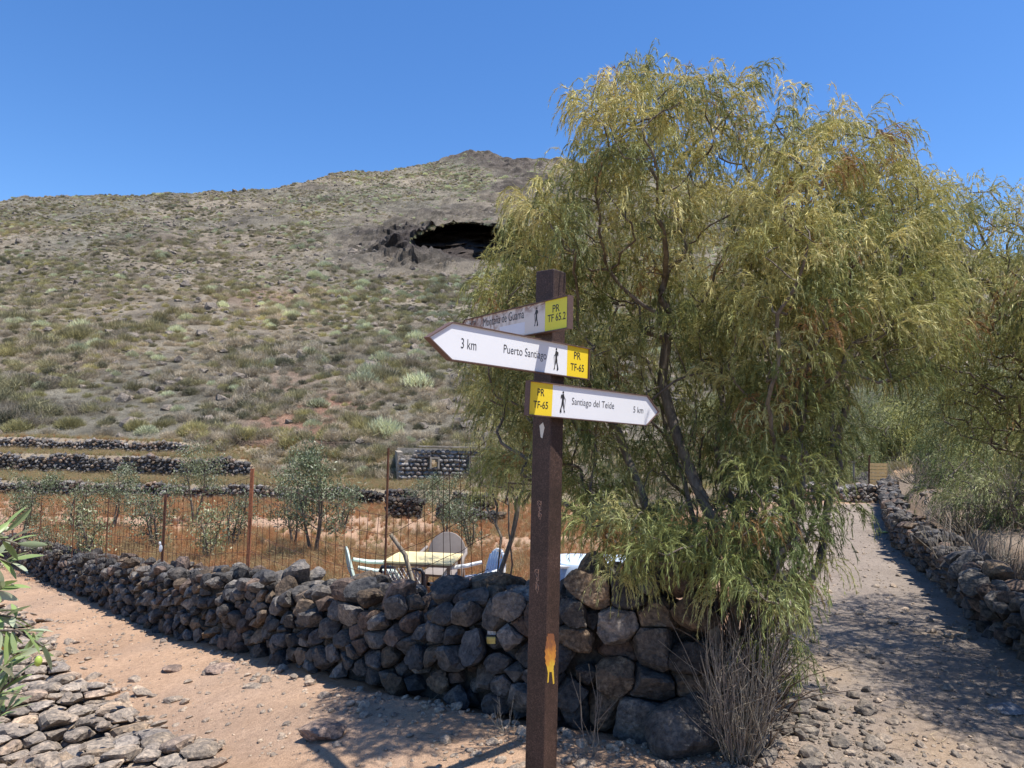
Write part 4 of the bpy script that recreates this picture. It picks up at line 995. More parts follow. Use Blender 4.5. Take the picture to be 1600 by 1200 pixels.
# ------------------------------------------------------------------ fence on the wall
fence = thing('wire_fence', 'rusty wire mesh fence on thin iron posts along the back of the stone wall', 'fence', (0, 0, 0))
wires = MB(); prev = None; FP = []
for px, ytop, ybot, d, kind in ((-90, 800, 850, 15.5, 0), (22, 790, 848, 13.6, 0), (65, 784, 855, 12.4, 0), (117, 780, 862, 11.0, 0), (170, 778, 868, 9.9, 0), (259, 773, 884, 8.5, 1), (395, 732, 893, 7.3, 2), (607, 700, 912, 6.1, 3), (770, 672, 905, 5.3, 4)):
    top = at(px, ytop, d); bx = top[0] - .012 * (d if kind > 1 else 0); zb = gz(top[0], d + .1) - .05
    bot = np.array([top[0] + .01, top[1], zb]); FP.append((bot, top, kind))
for i, (bot, top, kind) in enumerate(FP):
    if kind == 4: continue
    m = MB()
    w = {0: .016, 1: .022, 2: .028, 3: .02}[kind]
    if kind in (2, 1):   # angle iron: two flanges
        m.box((bot + top) / 2 + [-w * .5, 0, 0], (w, .004, top[2] - bot[2])); m.box((bot + top) / 2 + [.001, w * .5, 0], (.004, w, top[2] - bot[2]))
    else:
        m.tube(np.array([bot, (bot + top) / 2 + [.004, 0, 0], top]), w * .5, 8)
    p = obj('post', m.get('post', M_RUST if kind != 2 else M_RUSTO, False), fence)
    if kind == 2: p['label'] = 'orange rusty angle iron post'
    if kind == 3: p['label'] = 'tallest post, slim and leaning slightly'
for (b0, t0, k0), (b1, t1, k1) in zip(FP[:-1], FP[1:]):
    L = np.linalg.norm((b1 - b0)[:2]); nv = max(2, int(L / .105)); nh = 8
    f0, f1 = (.96, .96)
    if k0 == 3: f0, f1 = .74, .98
    if k1 == 3: f1 = .74
    for i in range(nv + 1):
        u = i / nv; lo = b0 * (1 - u) + b1 * u; hi = (b0 + (t0 - b0) * f0) * (1 - u) + (b1 + (t1 - b1) * f1) * u
        sag = np.array([0, 0, -.04 * sin(u * pi)]); lean = np.array([-.10 if k0 == 3 else 0, 0, 0]) * u
        s = np.linspace(0, 1, 5)[:, None]; wires.tube(lo * (1 - s) + (hi + sag + lean) * s + rng.normal(size=(5, 3)) * .006, .0026, 3)
    for j in range(nh):
        f = .28 + .72 * j / (nh - 1); u = np.linspace(0, 1, 9)[:, None]
        lo = b0 * (1 - u) + b1 * u; hi = (b0 + (t0 - b0) * f0) * (1 - u) + (b1 + (t1 - b1) * f1) * u
        wires.tube(lo + (hi - lo) * f + np.c_[np.zeros(9), np.zeros(9), -.04 * np.sin(u[:, 0] * pi)] + rng.normal(size=(9, 3)) * .005, .0026, 3)
obj('wire_mesh', wires.get('wire_mesh', M_WIRE, False), fence, kind='stuff')
p = FP[5][0] * .35 + FP[5][1] * .65
m = MB(); V = ICO[2][0] * [.02, .012, .045]; m.add(V + at(251, 857, 8.46), ICO[2][1]); m.add(V * [.8, .8, .5] + at(250, 849, 8.46), ICO[2][1])
M_WHITE = plain('white_plastic', (.78, .78, .76), .4, .06, 6)
obj('white_tag', m.get('white_tag', M_WHITE, True), fence)

# ------------------------------------------------------------------ garden table and plastic chairs
M_GREENISH = plain('pale_green_plastic', (.55, .66, .58), .45, .08, 8); M_BLACKP = plain('black_plastic', (.02, .022, .03), .4, .2, 8)
M_TAUPE = plain('faded_taupe_plastic', (.24, .205, .18), .6, .12, 8); M_YELLOW = plain('yellow_table_board', (.74, .61, .32), .5, .06, 6)
M_BLUEP = plain('pale_blue_plastic', (.42, .56, .72), .45, .1, 8); M_LATT = plain('grey_woven_strips', (.5, .48, .45), .6, .1, 8); M_DWOOD = plain('weathered_table_leg', (.28, .17, .1), .8, .3, 30)
def chair(label, loc, rz, m_frame, m_seat, m_back, style):
    t = thing('plastic_chair', label, 'chair', loc); t.rotation_euler = (0, 0, rz); w = .27
    seat = MB(); P_ = [(-.25, -.02), (-.26, .02), (-.1, .0), (.1, .0), (.26, .02), (.25, -.02), (.1, -.035), (-.1, -.035)]
    V = np.array([[x, y, 0] for x, y in [(-.24, -.24), (0, -.27), (.24, -.24), (.25, 0), (.22, .22), (0, .24), (-.22, .22), (-.25, 0)]])
    S0 = np.r_[V + [0, 0, .43], V * [.98, .98, 1] + [0, 0, .40], [[0, 0, .415]], [[0, 0, .39]]]
    seat.add(S0, [[i, (i + 1) % 8, 16] for i in range(8)] + [[8 + (i + 1) % 8, 8 + i, 17] for i in range(8)])
    seat.add(S0[:16], [[i, 8 + i, 8 + (i + 1) % 8, (i + 1) % 8] for i in range(8)])
    obj('seat', seat.get('seat', m_seat, False), t)
    for sx in (-1, 1):
        for sy in (-1, 1):
            l = MB(); a = np.array([sx * .24, sy * .22, .42]); b = np.array([sx * .29, sy * .28, 0]); l.tube(np.array([a, (a + b) / 2, b]), [.026, .022, .02], 6); obj('leg', l.get('leg', m_frame, True), t)
        ar = MB(); ar.tube(np.array([[sx * .28, -.24, .3], [sx * .3, -.25, .55], [sx * .3, -.18, .645], [sx * .3, .05, .66], [sx * .27, .24, .7]]), [.022, .024, .028, .026, .022], 6)
        obj('armrest', ar.get('armrest', m_frame, True), t)
    # back: frame hoop and panel
    hoop = MB(); a = np.linspace(0, pi, 15)
    if style == 'square': H_ = np.array([[-.2, .21, .42], [-.22, .27, .6], [-.24, .32, .82], [-.22, .33, .86], [0, .335, .875], [.22, .33, .86], [.24, .32, .82], [.22, .27, .6], [.2, .21, .42]])
    else: H_ = np.r_[[[-.2, .21, .42]], np.c_[-.25 * np.cos(a), .3 + .05 * np.sin(a), .62 + .27 * np.sin(a)], [[.2, .21, .42]]]
    hoop.tube(H_, .02 if style != 'solid' else .012, 6); obj('back_frame', hoop.get('back_frame', m_frame, True), t)
    bk = MB()
    if style == 'square':
        for k in range(-9, 10):
            for sg in (-1, 1):
                q = [(k * .05 + sg * (z - .43) * .55, z) for z in np.linspace(.43, .86, 12)]; q = [(x, z) for x, z in q if abs(x) < .225]
                if len(q) > 1: bk.tube(np.array([[x, .21 + (z - .42) * .27 + .004 * sg, z] for x, z in q]), .007, 4)
    elif style == 'slats':
        for x in np.linspace(-.17, .17, 6): z1 = .62 + .26 * sqrt(max(0, 1 - (x / .26) ** 2)); bk.box(np.array([x, .275, (.45 + z1) / 2]), (.045, .012, z1 - .45), Matrix.Rotation(-.2, 3, 'X'))
    else:
        n = 15; V = [[0, .26, .6]]
        for q in H_: V.append(q)
        V = np.array(V); bk.add(V, [[0, i, i + 1] for i in range(1, len(H_))]); bk.add(V + [0, -.012, 0], [[0, i + 1, i] for i in range(1, len(H_))])
    obj('backrest', bk.get('backrest', m_back, style == 'solid'), t)
zf = gz(-.9, 9.1)
def fl(px, d): x = (px - 800) / FPX * d; return (x, d, gz(x, d))
tb = thing('garden_table', 'yellow topped garden table standing between the plastic chairs', 'table', fl(672, 8.9)); tb.rotation_euler = (0, 0, -.12)
m = MB(); m.box(np.array([0, 0, .745]), (.82, .74, .02)); obj('tabletop', m.get('tabletop', M_YELLOW), tb)
m = MB(); 
for q in (((0, -.35, .72), (.78, .02, .03)), ((0, .35, .72), (.78, .02, .03)), ((-.38, 0, .72), (.02, .68, .03)), ((.38, 0, .72), (.02, .68, .03))): m.box(np.array(q[0]), q[1])
obj('table_frame', m.get('table_frame', M_DWOOD), tb)
for sx in (-.37, .37):
    for sy in (-.33, .33): m = MB(); m.box(np.array([sx, sy, .352]), (.035, .035, .704)); obj('leg', m.get('leg', M_DWOOD), tb)
chair('pale green plastic chair at the left side of the yellow table', fl(597, 8.7), -1.25 + pi, M_GREENISH, M_GREENISH, M_GREENISH, 'solid')
chair('black plastic chair with a woven lattice back in front of the yellow table', fl(655, 7.9), pi - .25, M_BLACKP, M_BLUEP, M_LATT, 'square')
chair('faded taupe round-backed chair behind the yellow table', fl(700, 9.7), -.1, M_TAUPE, M_TAUPE, M_TAUPE, 'solid')
chair('white plastic armchair with pale blue back slats at the right of the table', fl(745, 8.6), -1.15, M_WHITE, M_WHITE, M_BLUEP, 'slats')
# pale covered table behind the signpost
p = fl(942, 7.4); ct = thing('covered_table', 'pale blue and white plastic covered table behind the wall, right of the signpost', 'table', p)
m = MB(); h = 1.02
for z0, z1, a, b_ in ((.35, .93, .46, .36),):
    n = 28; ring = lambda z, s, f=0: np.array([[a * s * np.sign(cos(t)) * abs(cos(t)) ** .45 * (1 + f * .04 * sin(t * 9)), b_ * s * np.sign(sin(t)) * abs(sin(t)) ** .45 * (1 + f * .04 * sin(t * 9)), z] for t in np.linspace(0, 2 * pi, n, endpoint=False)])
    V = np.r_[ring(h - .5, 1.06, 1), ring(h - .25, 1.02, .6), ring(h - .03, 1.0, .1), ring(h, .96), [[0, 0, h + .005]]]
    m.add(V, [[k * n + i, k * n + (i + 1) % n, (k + 1) * n + (i + 1) % n, (k + 1) * n + i] for k in range(3) for i in range(n)]); m.add(V, [[3 * n + i, 3 * n + (i + 1) % n, 4 * n] for i in range(n)])
obj('plastic_cover', m.get('plastic_cover', plain('pale_blue_tarp', (.5, .6, .72), .45, .12, 5), True), ct)
for sx in (-.38, .38):
    for sy in (-.28, .28): m = MB(); m.box(np.array([sx, sy, .49]), (.04, .04, .98)); obj('leg', m.get('leg', M_DWOOD), ct)
m = MB(); m.box(np.array([0, 0, .995]), (.86, .66, .02)); obj('tabletop', m.get('tabletop', M_WHITE), ct)
# leaning pole tied at the tall post
m = MB(); a = at(610, 835, 6.3); b = at(655, 905, 6.3); m.tube(np.array([a, (a + b) / 2 + [0, 0, .02], b + [0.1, 0, -.5]]), [.017, .02, .018], 8)
o = obj('wooden_prop', m.get('wooden_prop', M_TWIG, True)); o['label'] = 'grey branch propped diagonally against the tall fence post'; o['category'] = 'pole'

# ------------------------------------------------------------------ ruined stone hut on the slope
HD = 25.6
hc = at(704, 728, HD); hc[2] = gz(hc[0], HD) - .12
hut_rz = .2
hut = thing('ruined_hut', 'ruined pale stone hut with two small window openings at the foot of the hillside', 'ruin', tuple(hc))
hut.rotation_euler = (0, 0, hut_rz)
def hut_wall():
    rnd = np.random.default_rng(77); D, F = ICO[1]; mb = MB(); C = []
    Wd, H = 3.7, 1.2
    wins = [(-.58, .72, .22, .34), (.86, .78, .3, .36)]
    for row in range(9):
        z = .08 + row * .15; x = -Wd / 2 + rnd.uniform(0, .1)
        while x < Wd / 2:
            w_ = rnd.uniform(.14, .3); xc = x + w_ / 2; x += w_
            if z > H - .05 * abs(xc) or (xc < -1.2 and z > 1.0 + .2 * sin(xc * 5)): continue
            if any(abs(xc - a) < c_ / 2 + .05 and abs(z - b) < d_ / 2 + .02 for a, b, c_, d_ in wins): continue
            V = stone_cell(np.zeros(3), np.zeros((0, 3)), .9, D, np.array([w_ * .72, .16, .1]) * 1.15, 0, rnd); mb.add(V + [xc, 0, z], F); C.append(np.tile(stone_col(rnd) * 1.2 + .13, (len(V), 1)))
    return mb.get('stones', M_ROCKF, True, np.concatenate(C)), wins
hm, wins = hut_wall(); obj('stones', hm, hut, kind='stuff')
M_PALE = plain('pale_mortar', (.3, .26, .205), .95, .4, 9); M_HOLE = plain('dark_interior', (.02, .02, .02), .9)
m = MB(); 
xsb = [-1.85, wins[0][0] - wins[0][2] / 2, wins[0][0] + wins[0][2] / 2, wins[1][0] - wins[1][2] / 2, wins[1][0] + wins[1][2] / 2, 1.85]
for i in (0, 2, 4): hh = 1.0 if i == 0 else 1.18; m.box(np.array([(xsb[i] + xsb[i + 1]) / 2, .1, hh / 2]), (xsb[i + 1] - xsb[i], .12, hh))
for k, i in ((0, 1), (1, 3)):
    a, b_, c_, d_ = wins[k]; m.box(np.array([a, .1, (b_ - d_ / 2) / 2]), (c_, .12, b_ - d_ / 2)); top = 1.18; z0 = b_ + d_ / 2; m.box(np.array([a, .1, (z0 + top) / 2]), (c_, .12, top - z0))
obj('rubble_core', m.get('rubble_core', M_ROCKF, False, np.tile([.34, .3, .25], (m.n, 1))), hut)
m = MB()
for s_ in (-1, 1): m.box(np.array([s_ * 1.78, 1.1, .55]), (.2, 2.1, 1.1))
m.box(np.array([0, 2.2, .6]), (3.6, .2, 1.2)); obj('side_walls', m.get('side_walls', M_PALE), hut)
for a, b_, c_, d_ in wins:
    f = MB()
    for s_ in (-1, 1): f.box(np.array([a + s_ * (c_ / 2 + .03), -.03, b_]), (.06, .34, d_))
    f.box(np.array([a, -.03, b_ + d_ / 2 + .03]), (c_ + .12, .34, .06)); obj('window_surround', f.get('window_surround', M_PALE), hut)
m = MB(); m.box(np.array([.35, -.02, 1.32]), (3.0, .25, .05)); obj('wall_cap', m.get('wall_cap', M_PALE), hut)

# ------------------------------------------------------------------ wooden pallet at the path end
pc = at(1374, 762, 19.6); pl = thing('wooden_pallet', 'yellow wooden pallet standing upright behind the low wall at the path end', 'pallet', (pc[0], 19.6, gz(pc[0], 19.6))); pl.rotation_euler = (-.06, 0, -.12)
M_PINE = plain('new_pine_boards', (.66, .44, .2), .7, .18, 9)
bz = project(pc)[1]; zt = at(1374, 724, 19.6)[2] - pl.location[2]; zb = at(1374, 760, 19.6)[2] - pl.location[2]
pbm = MB(); pbm.box(np.array([0, 0, 0]), (.46, .02, .078)); pbm = pbm.get('plank', M_PINE)
for i in range(7): o = obj('plank', pbm, pl); o.location = (random.uniform(-.01, .01), 0, zb + .045 + (zt - zb - .08) * i / 6)
for x in (-.2, 0, .2): m = MB(); m.box(np.array([x, .035, (zt) / 2]), (.045, .045, zt)); obj('batten', m.get('batten', M_PINE), pl)
for px, y0, y1, lab in ((1358, 712, 760, 'dark thin post standing just left of the wooden pallet'), (1334, 722, 752, 'grey short post among the bushes left of the pallet')):
    a = at(px, y0, 19.7); m = MB(); zg = gz(a[0], 19.7); m.tube(np.array([[a[0], 19.7, zg - .1], [a[0], 19.7, (zg + a[2]) / 2], [a[0], 19.7, a[2]]]), .03, 8); m.box(np.array([a[0], 19.7, a[2]]), (.08, .08, .03))
    o = obj('post', m.get('post', M_RUST if px == 1358 else M_TWIG, False)); o['label'] = lab; o['category'] = 'post'

# ------------------------------------------------------------------ signpost
SP = np.array([.1814, 3.288]); YAW = .894; ASZ = .105
uR = np.array([cos(YAW), sin(YAW)]); uL = np.array([-sin(YAW), cos(YAW)]); pc = SP + (uR + uL) * ASZ / 2
gzp = gz(pc[0], pc[1])
sign = thing('signpost', 'brown steel trail signpost with three arrow boards in front of the stone wall', 'signpost', (pc[0], pc[1], gzp))
TOP = 2.368 - gzp
import bmesh
def bevel_box(dx, dy, dz, bw, seg=3):
    b = bmesh.new(); bmesh.ops.create_cube(b, size=1)
    for v in b.verts: v.co = (v.co.x * dx, v.co.y * dy, v.co.z * dz)
    bmesh.ops.bevel(b, geom=list(b.edges), offset=bw, segments=seg, affect='EDGES', profile=.5)
    me = bpy.data.meshes.new('m'); b.to_mesh(me); b.free(); return me
me = bevel_box(ASZ, ASZ, TOP + .3, .007); me.name = 'post'; me.materials.append(M_POST)
po = obj('post', me, sign); po.location = (0, 0, (TOP + .3) / 2 - .3); po.rotation_euler = (0, 0, YAW)

M_FRAME = plain('dark_brown_frame', (.055, .032, .024), .55, .2, 60); M_FRAMEP = plain('sign_edge_brown', (.12, .075, .062), .6, .2, 90)
M_SIGNW = plain('white_sign_enamel', (.80, .80, .80), .3, .02, 4); M_INK = plain('black_print', (.03, .03, .032), .5, .05)
M_SIGNY = plain('yellow_sign_enamel', (.86, .62, .035), .35, .03, 5); M_SIGNG = plain('shaded_yellow_enamel', (.70, .66, .045), .4, .05, 5)  # second yellow is dulled and greened to paint in the top board's shade
def old_shaded_w():  # rust patches on white enamel; the white is greyed to paint in shade
    def f(t, p, N, L):
        o = objc(t); n = noise(t, 9, 6, .7, o, 1.2); n2 = noise(t, 45, 5, .7, o); sx = N.new('ShaderNodeSeparateXYZ'); L.new(o, sx.inputs[0])
        zr = N.new('ShaderNodeMapRange'); zr.inputs[1].default_value = .01; zr.inputs[2].default_value = .07; L.new(sx.outputs[2], zr.inputs[0])
        xr = N.new('ShaderNodeMapRange'); xr.inputs[1].default_value = -.35; xr.inputs[2].default_value = -.62; L.new(sx.outputs[0], xr.inputs[0])
        mx = N.new('ShaderNodeMath'); mx.operation = 'MAXIMUM'; L.new(zr.outputs[0], mx.inputs[0]); L.new(xr.outputs[0], mx.inputs[1])
        mu = N.new('ShaderNodeMath'); mu.operation = 'MULTIPLY'; L.new(mx.outputs[0], mu.inputs[0]); L.new(ramp(t, n.outputs['Fac'], [(.46, (0, 0, 0)), (.6, (1, 1, 1))]).outputs[0], mu.inputs[1])
        m2 = N.new('ShaderNodeMath'); m2.operation = 'MAXIMUM'; L.new(mu.outputs[0], m2.inputs[0]); L.new(ramp(t, n2.outputs['Fac'], [(.66, (0, 0, 0)), (.74, (.7, .7, .7))]).outputs[0], m2.inputs[1])
        L.new(mix(t, (.66, .62, .57), (.2, .08, .035), m2.outputs[0]), p.inputs['Base Color']); p.inputs['Roughness'].default_value = .5
    return mat('aged_shaded_white_enamel_with_rust', f)
M_SIGNO = old_shaded_w(); M_PATCH = plain('pale_repair_sticker', (.66, .68, .74), .35, .03, 3)
def text_mesh(txt, size, bold=0):
    c = bpy.data.curves.new('t', 'FONT'); c.body = txt; c.size = size; c.align_x = 'CENTER'; c.align_y = 'CENTER'; c.offset = bold; c.resolution_u = 4
    o = bpy.data.objects.new('t', c); COL.objects.link(o); dg = bpy.context.evaluated_depsgraph_get(); me = bpy.data.meshes.new_from_object(o.evaluated_get(dg)); bpy.data.objects.remove(o); me.name = 'lettering'; me.materials.clear(); me.materials.append(M_INK); return me
class Board:
    """sign board in its own plane: x along the board to the viewer's right, z up, front at y = -thickness/2"""
    def __init__(s, o, u, H, x0, x1, tipl=0, tipr=0, name='direction_sign', label=None):
        s.o = np.array(o); s.u = np.array(u) / np.linalg.norm(u); s.H = H; s.th = .022
        s.n = np.array([s.u[1], -s.u[0], 0]); s.n /= np.linalg.norm(s.n); s.w = np.cross(s.n, s.u) * -1
        if s.w[2] < 0: s.w = -s.w
        s.M = Matrix(((s.u[0], -s.n[0], s.w[0], s.o[0]), (s.u[1], -s.n[1], s.w[1], s.o[1]), (s.u[2], -s.n[2], s.w[2], s.o[2]), (0, 0, 0, 1)))
        def outline(e, z): 
            P_ = [(x0 + (e if not tipl else e * .6), -z), (x1 - (e if not tipr else e * .6), -z)]
            if tipr: P_.append((x1 + tipr - e * 1.5, 0))
            P_ += [(x1 - (e if not tipr else e * .6), z), (x0 + (e if not tipl else e * .6), z)]
            if tipl: P_.append((x0 - tipl + e * 1.5, 0))
            return P_
        m = MB(); m.prism(outline(0, H / 2), .0, .022)           # back plate; the front lip is a rim
        A = outline(0, H / 2); B = outline(.0045, H / 2 - .0045); n = len(A)
        V = np.array([[x, .0, z] for x, z in A] + [[x, -.009, z] for x, z in A] + [[x, -.009, z] for x, z in B] + [[x, .0, z] for x, z in B])
        m.add(V, [[k * n + i, k * n + (i + 1) % n, (k + 1) * n + (i + 1) % n, (k + 1) * n + i] for k in range(3) for i in range(n)])
        s.obj = obj(name, m.get(name, M_FRAMEP if tipl or tipr else M_FRAME), sign); s.obj.matrix_basis = s.M; s.obj.matrix_parent_inverse = Matrix.Translation(sign.location).inverted()
        if label: s.obj['label'] = label
        s.out = outline(.0045, H / 2 - .0045); s.x0, s.x1, s.tl, s.tr = x0, x1, tipl, tipr
    def poly(s, name, P_, m_, y):
        V = np.array([[x, y, z] for x, z in P_]); n = len(V); c = V.mean(0); me = mesh(name, np.r_[V, V + [0, .0005, 0], [c]], [np.array([[i, (i + 1) % n, 2 * n] for i in range(n)]), np.array([[i, n + i, n + (i + 1) % n, (i + 1) % n] for i in range(n)])], m_)
        return obj(name, me, s.obj)
    def loc(s, px, py):
        v = ray(px, py); t = ((s.o - CAM) @ s.n) / (v @ s.n); p = CAM + v * t - s.o; return p @ s.u, p @ s.w
    def text(s, txt, px, py, hpx, wpx, bold=0):
        """lettering centred at this point of the board, hpx by wpx as measured in the photograph"""
        x, z = s.loc(px, py); xa, _ = s.loc(px - wpx / 2, py); xb, _ = s.loc(px + wpx / 2, py); _, za = s.loc(px, py + hpx / 2); _, zb_ = s.loc(px, py - hpx / 2)
        me = text_mesh(txt, 1, bold); V = np.array([v.co[:] for v in me.vertices]); d = V.max(0) - V.min(0); c = (V.max(0) + V.min(0)) / 2
        V = (V - c) * [(xb - xa) / d[0], (zb_ - za) / d[1], 1]; V = np.c_[V[:, 0] + x, np.full(len(V), -.0022), V[:, 1] + z]
        me.vertices.foreach_set('co', V.astype(np.float32).ravel()); me.update(); obj('lettering', me, s.obj)
    def hiker(s, px, py, hpx, flip=1):
        x, z = s.loc(px, py); _, za = s.loc(px, py + hpx / 2); _, zb_ = s.loc(px, py - hpx / 2); H = zb_ - za; m = MB()
        parts = [[(.05 * cos(a), .44 + .058 * sin(a)) for a in np.linspace(0, 2 * pi, 12, endpoint=False)],
                 [(-.055, .36), (.04, .37), (.075, .3), (.06, .1), (.07, -.02), (-.06, -.02), (-.055, .1), (-.07, .22)],           # torso
                 [(.075, .34), (.125, .33), (.145, .26), (.14, .16), (.1, .14), (.085, .22)],                                   # pack
                 [(-.06, .0), (.01, .0), (.0, -.17), (-.075, -.34), (-.1, -.47), (-.17, -.48), (-.16, -.455), (-.125, -.44), (-.09, -.3), (-.055, -.16)],
                 [(.0, .0), (.07, .0), (.085, -.15), (.15, -.34), (.175, -.46), (.12, -.495), (.06, -.5), (.065, -.475), (.12, -.44), (.07, -.3), (.02, -.15)],
                 [(-.05, .33), (-.02, .29), (-.07, .17), (-.15, .11), (-.165, .135), (-.1, .2)],                                # arm
                 [(-.15, .14), (-.168, .13), (-.09, -.47), (-.075, -.47)]]                                                       # stick
        for i, P_ in enumerate(parts):
            P_ = np.array([(flip * a, b_) for a, b_ in P_]) * H; c = P_.mean(0); n = len(P_)
            V = np.array([[a + x, -.0024 - .00012 * i, b_ + z] for a, b_ in np.r_[P_, [c]]]); m.add(V, [[k, (k + 1) % n, n] for k in range(n)])
        obj('hiker_symbol', m.get('hiker_symbol', M_INK), s.obj)
def dirv_(y, sl): return np.array([cos(y) * cos(sl), sin(y) * cos(sl), sin(sl)])
def sc(o, k): o = np.array(o); return CAM + (o - CAM) * k
# board to Puerto Santiago: points left
k = .955; b2 = Board(sc([-.2543, 2.9265, 1.9703], k), dirv_(.8195, -.0149), .16 * k, 0, .935 * k, tipl=.128 * k, label='middle arrow board, white with a yellow end, pointing left')
xs_, _ = b2.loc(885.5, 566)
o_ = b2.out
b2.poly('sign_face', [(o_[0][0], o_[0][1]), (xs_, o_[0][1]), (xs_, o_[2][1]), o_[3], o_[4]], M_SIGNW, -.0015)
b2.poly('colour_panel', [(xs_ + .0003, o_[1][1]), o_[1], o_[2], (xs_ + .0003, o_[2][1])], M_SIGNY, -.0016)
b2.text('3 km', 732, 538, 16, 24, -.004); b2.text('Puerto Santiago', 821, 552.5, 17, 67, -.004); b2.text('PR', 901.7, 556, 11.5, 10.5, .008); b2.text('TF-65', 901.5, 574.3, 11.5, 21, .008); b2.hiker(868.5, 561, 35, 1)
# board to Santiago del Teide: points right
k = .969; b3 = Board(sc([.0744, 3.2658, 1.7619], k), dirv_(.6828, -.0338), .16 * k, 0, .8235 * k, tipr=.098 * k, label='lowest arrow board, white with a yellow end, pointing right')
xs_, _ = b3.loc(862.5, 630); o_ = b3.out
b3.poly('sign_face', [(xs_, o_[0][1]), o_[1], o_[2], o_[3], (xs_, o_[3][1])], M_SIGNW, -.0015)
b3.poly('colour_panel', [o_[0], (xs_ - .0003, o_[0][1]), (xs_ - .0003, o_[3][1]), o_[4]], M_SIGNY, -.0016)
b3.text('PR', 845, 613, 11.5, 11, .008); b3.text('TF-65', 844.5, 632.5, 11.5, 23, .008); b3.hiker(879, 628, 34, -1); b3.text('Santiago del Teide', 927, 632, 14, 66, -.006); b3.text('5 km', 997, 640.5, 9.5, 15.5, -.004)
# rusty board to Montana de Guama: points left, away from the viewer
k = .9226; e = sc([.262, 3.357, 2.1778], k); d1 = dirv_(2.1498, 0); L1 = 1.0 * k
b1 = Board(e, -d1, .16 * k, -L1, 0, tipl=.09 * k, label='topmost arrow board, rust stained, its white and yellow end painted dull as in shade')
xs_, _ = b1.loc(852, 495); o_ = b1.out
b1.poly('sign_face', [(o_[0][0], o_[0][1]), (xs_, o_[0][1]), (xs_, o_[2][1]), o_[3], o_[4]], M_SIGNO, -.0015)
b1.poly('colour_panel', [(xs_ + .0003, o_[1][1]), o_[1], o_[2], (xs_ + .0003, o_[2][1])], M_SIGNG, -.0016)
xa, _ = b1.loc(781, 515); xb, _ = b1.loc(820.5, 505)
b1.poly('repair_sticker', [(xa, -.06), (xb, -.06), (xb, -.005), (xa, -.005)], M_PATCH, -.0019)
b1.text('Montaña de Guama', 786, 497.5, 13.5, 63, .0); b1.text('km', 739, 503.5, 8, 9, .0); b1.text('PR', 869.5, 481.5, 11.5, 11, .008); b1.text('TF 65.2', 870, 495.5, 12, 28, .008); b1.hiker(838.5, 495, 30, 1)
# stickers, scratches and paint on the post; local frame of the two visible faces
def on_post(face, a, z, off=.0006):      # face 'L' or 'R', a 0..1 from the near corner
    p = SP + (uL if face == 'L' else uR) * ASZ * a + (-uR if face == 'L' else -uL) * off
    return np.array([p[0] - pc[0], p[1] - pc[1], z - gzp])
def post_loc(face, px, py):
    u = uL if face == 'L' else uR; n = np.array([*(-uR if face == 'L' else -uL), 0]); v = ray(px, py); o = np.array([*SP, 0]); t = ((o - CAM) @ n) / (v @ n); p = CAM + v * t
    return ((p[:2] - SP) @ u) / ASZ, p[2]
def patch(name, face, pts, m_, off=.0008):
    V = np.array([on_post(face, *post_loc(face, x, y), off) for x, y in pts]); c = V.mean(0); n = len(V)
    return obj(name, mesh(name, np.r_[V, [c]], np.array([[i, (i + 1) % n, n] for i in range(n)]), m_), sign)
patch('torn_sticker', 'L', [(843, 665), (845, 683), (847.5, 685), (851, 668), (848.5, 660)], plain('torn_sticker', (.62, .62, .55), .7))
M_SCR = plain('scratched_paint', (.62, .4, .27), .7, .2, 60)
def scratch(pts):
    m = MB(); P_ = np.array([on_post('L', *post_loc('L', x, y), .0004) for x, y in pts]); m.tube(P_, .0009, 3); obj('scratch', m.get('scratch', M_SCR), sign)
for cx, cy, hh in ((843, 796, 26), (839, 906, 34)):
    r_ = np.random.default_rng(int(cy)); t = np.linspace(0, 1, 60); scratch(np.c_[cx + 3.4 * np.sin(t * 21) * (.5 + .5 * np.sin(t * 7)), cy - hh / 2 + hh * t + 5 * np.cos(t * 17)])
    scratch([(cx - 3, cy - hh * .5), (cx, cy - hh * .3), (cx + 3, cy - hh * .5), (cx + 2, cy - .1 * hh)]); scratch([(cx - 2, cy + hh * .1), (cx + 3, cy + hh * .3), (cx + 1, cy + hh * .62), (cx - 2, cy + hh * .4), (cx - 1, cy + .1 * hh)])
def stain():
    def f(t, p, N, L):
        o = objc(t); n = noise(t, 22, 6, .75, o); sx = N.new('ShaderNodeSeparateXYZ'); L.new(o, sx.inputs[0]); zr = N.new('ShaderNodeMapRange'); z1 = post_loc('R', 860, 1000)[1] - gzp; z0 = post_loc('R', 860, 1050)[1] - gzp
        zr.inputs[1].default_value = z0; zr.inputs[2].default_value = z1; L.new(sx.outputs[2], zr.inputs[0]); ad = N.new('ShaderNodeMath'); ad.operation = 'MULTIPLY_ADD'; L.new(n.outputs['Fac'], ad.inputs[0]); ad.inputs[1].default_value = 1.6; s2 = N.new('ShaderNodeMath'); s2.operation = 'ADD'; s2.inputs[1].default_value = -.8; L.new(zr.outputs[0], s2.inputs[0]); L.new(s2.outputs[0], ad.inputs[2])
        L.new(ramp(t, ad.outputs[0], [(.1, (.62, .4, .035)), (.5, (.5, .2, .03)), (1, (.2, .075, .03))]).outputs[0], p.inputs['Base Color']); p.inputs['Roughness'].default_value = .7
    return mat('yellow_orange_paint_stain', f)
rs = np.random.default_rng(3); L_ = []; R2 = []
for y in np.linspace(990, 1046, 22):
    u = (y - 990) / 56; wd = 8.2 * sin(pi * min(.97, .12 + .75 * u)) ** .6; cx = 860.5 - 1.2 * u; L_.append((cx - wd + rs.uniform(-.9, .9), y)); R2.append((cx + wd + rs.uniform(-.9, .9), y))
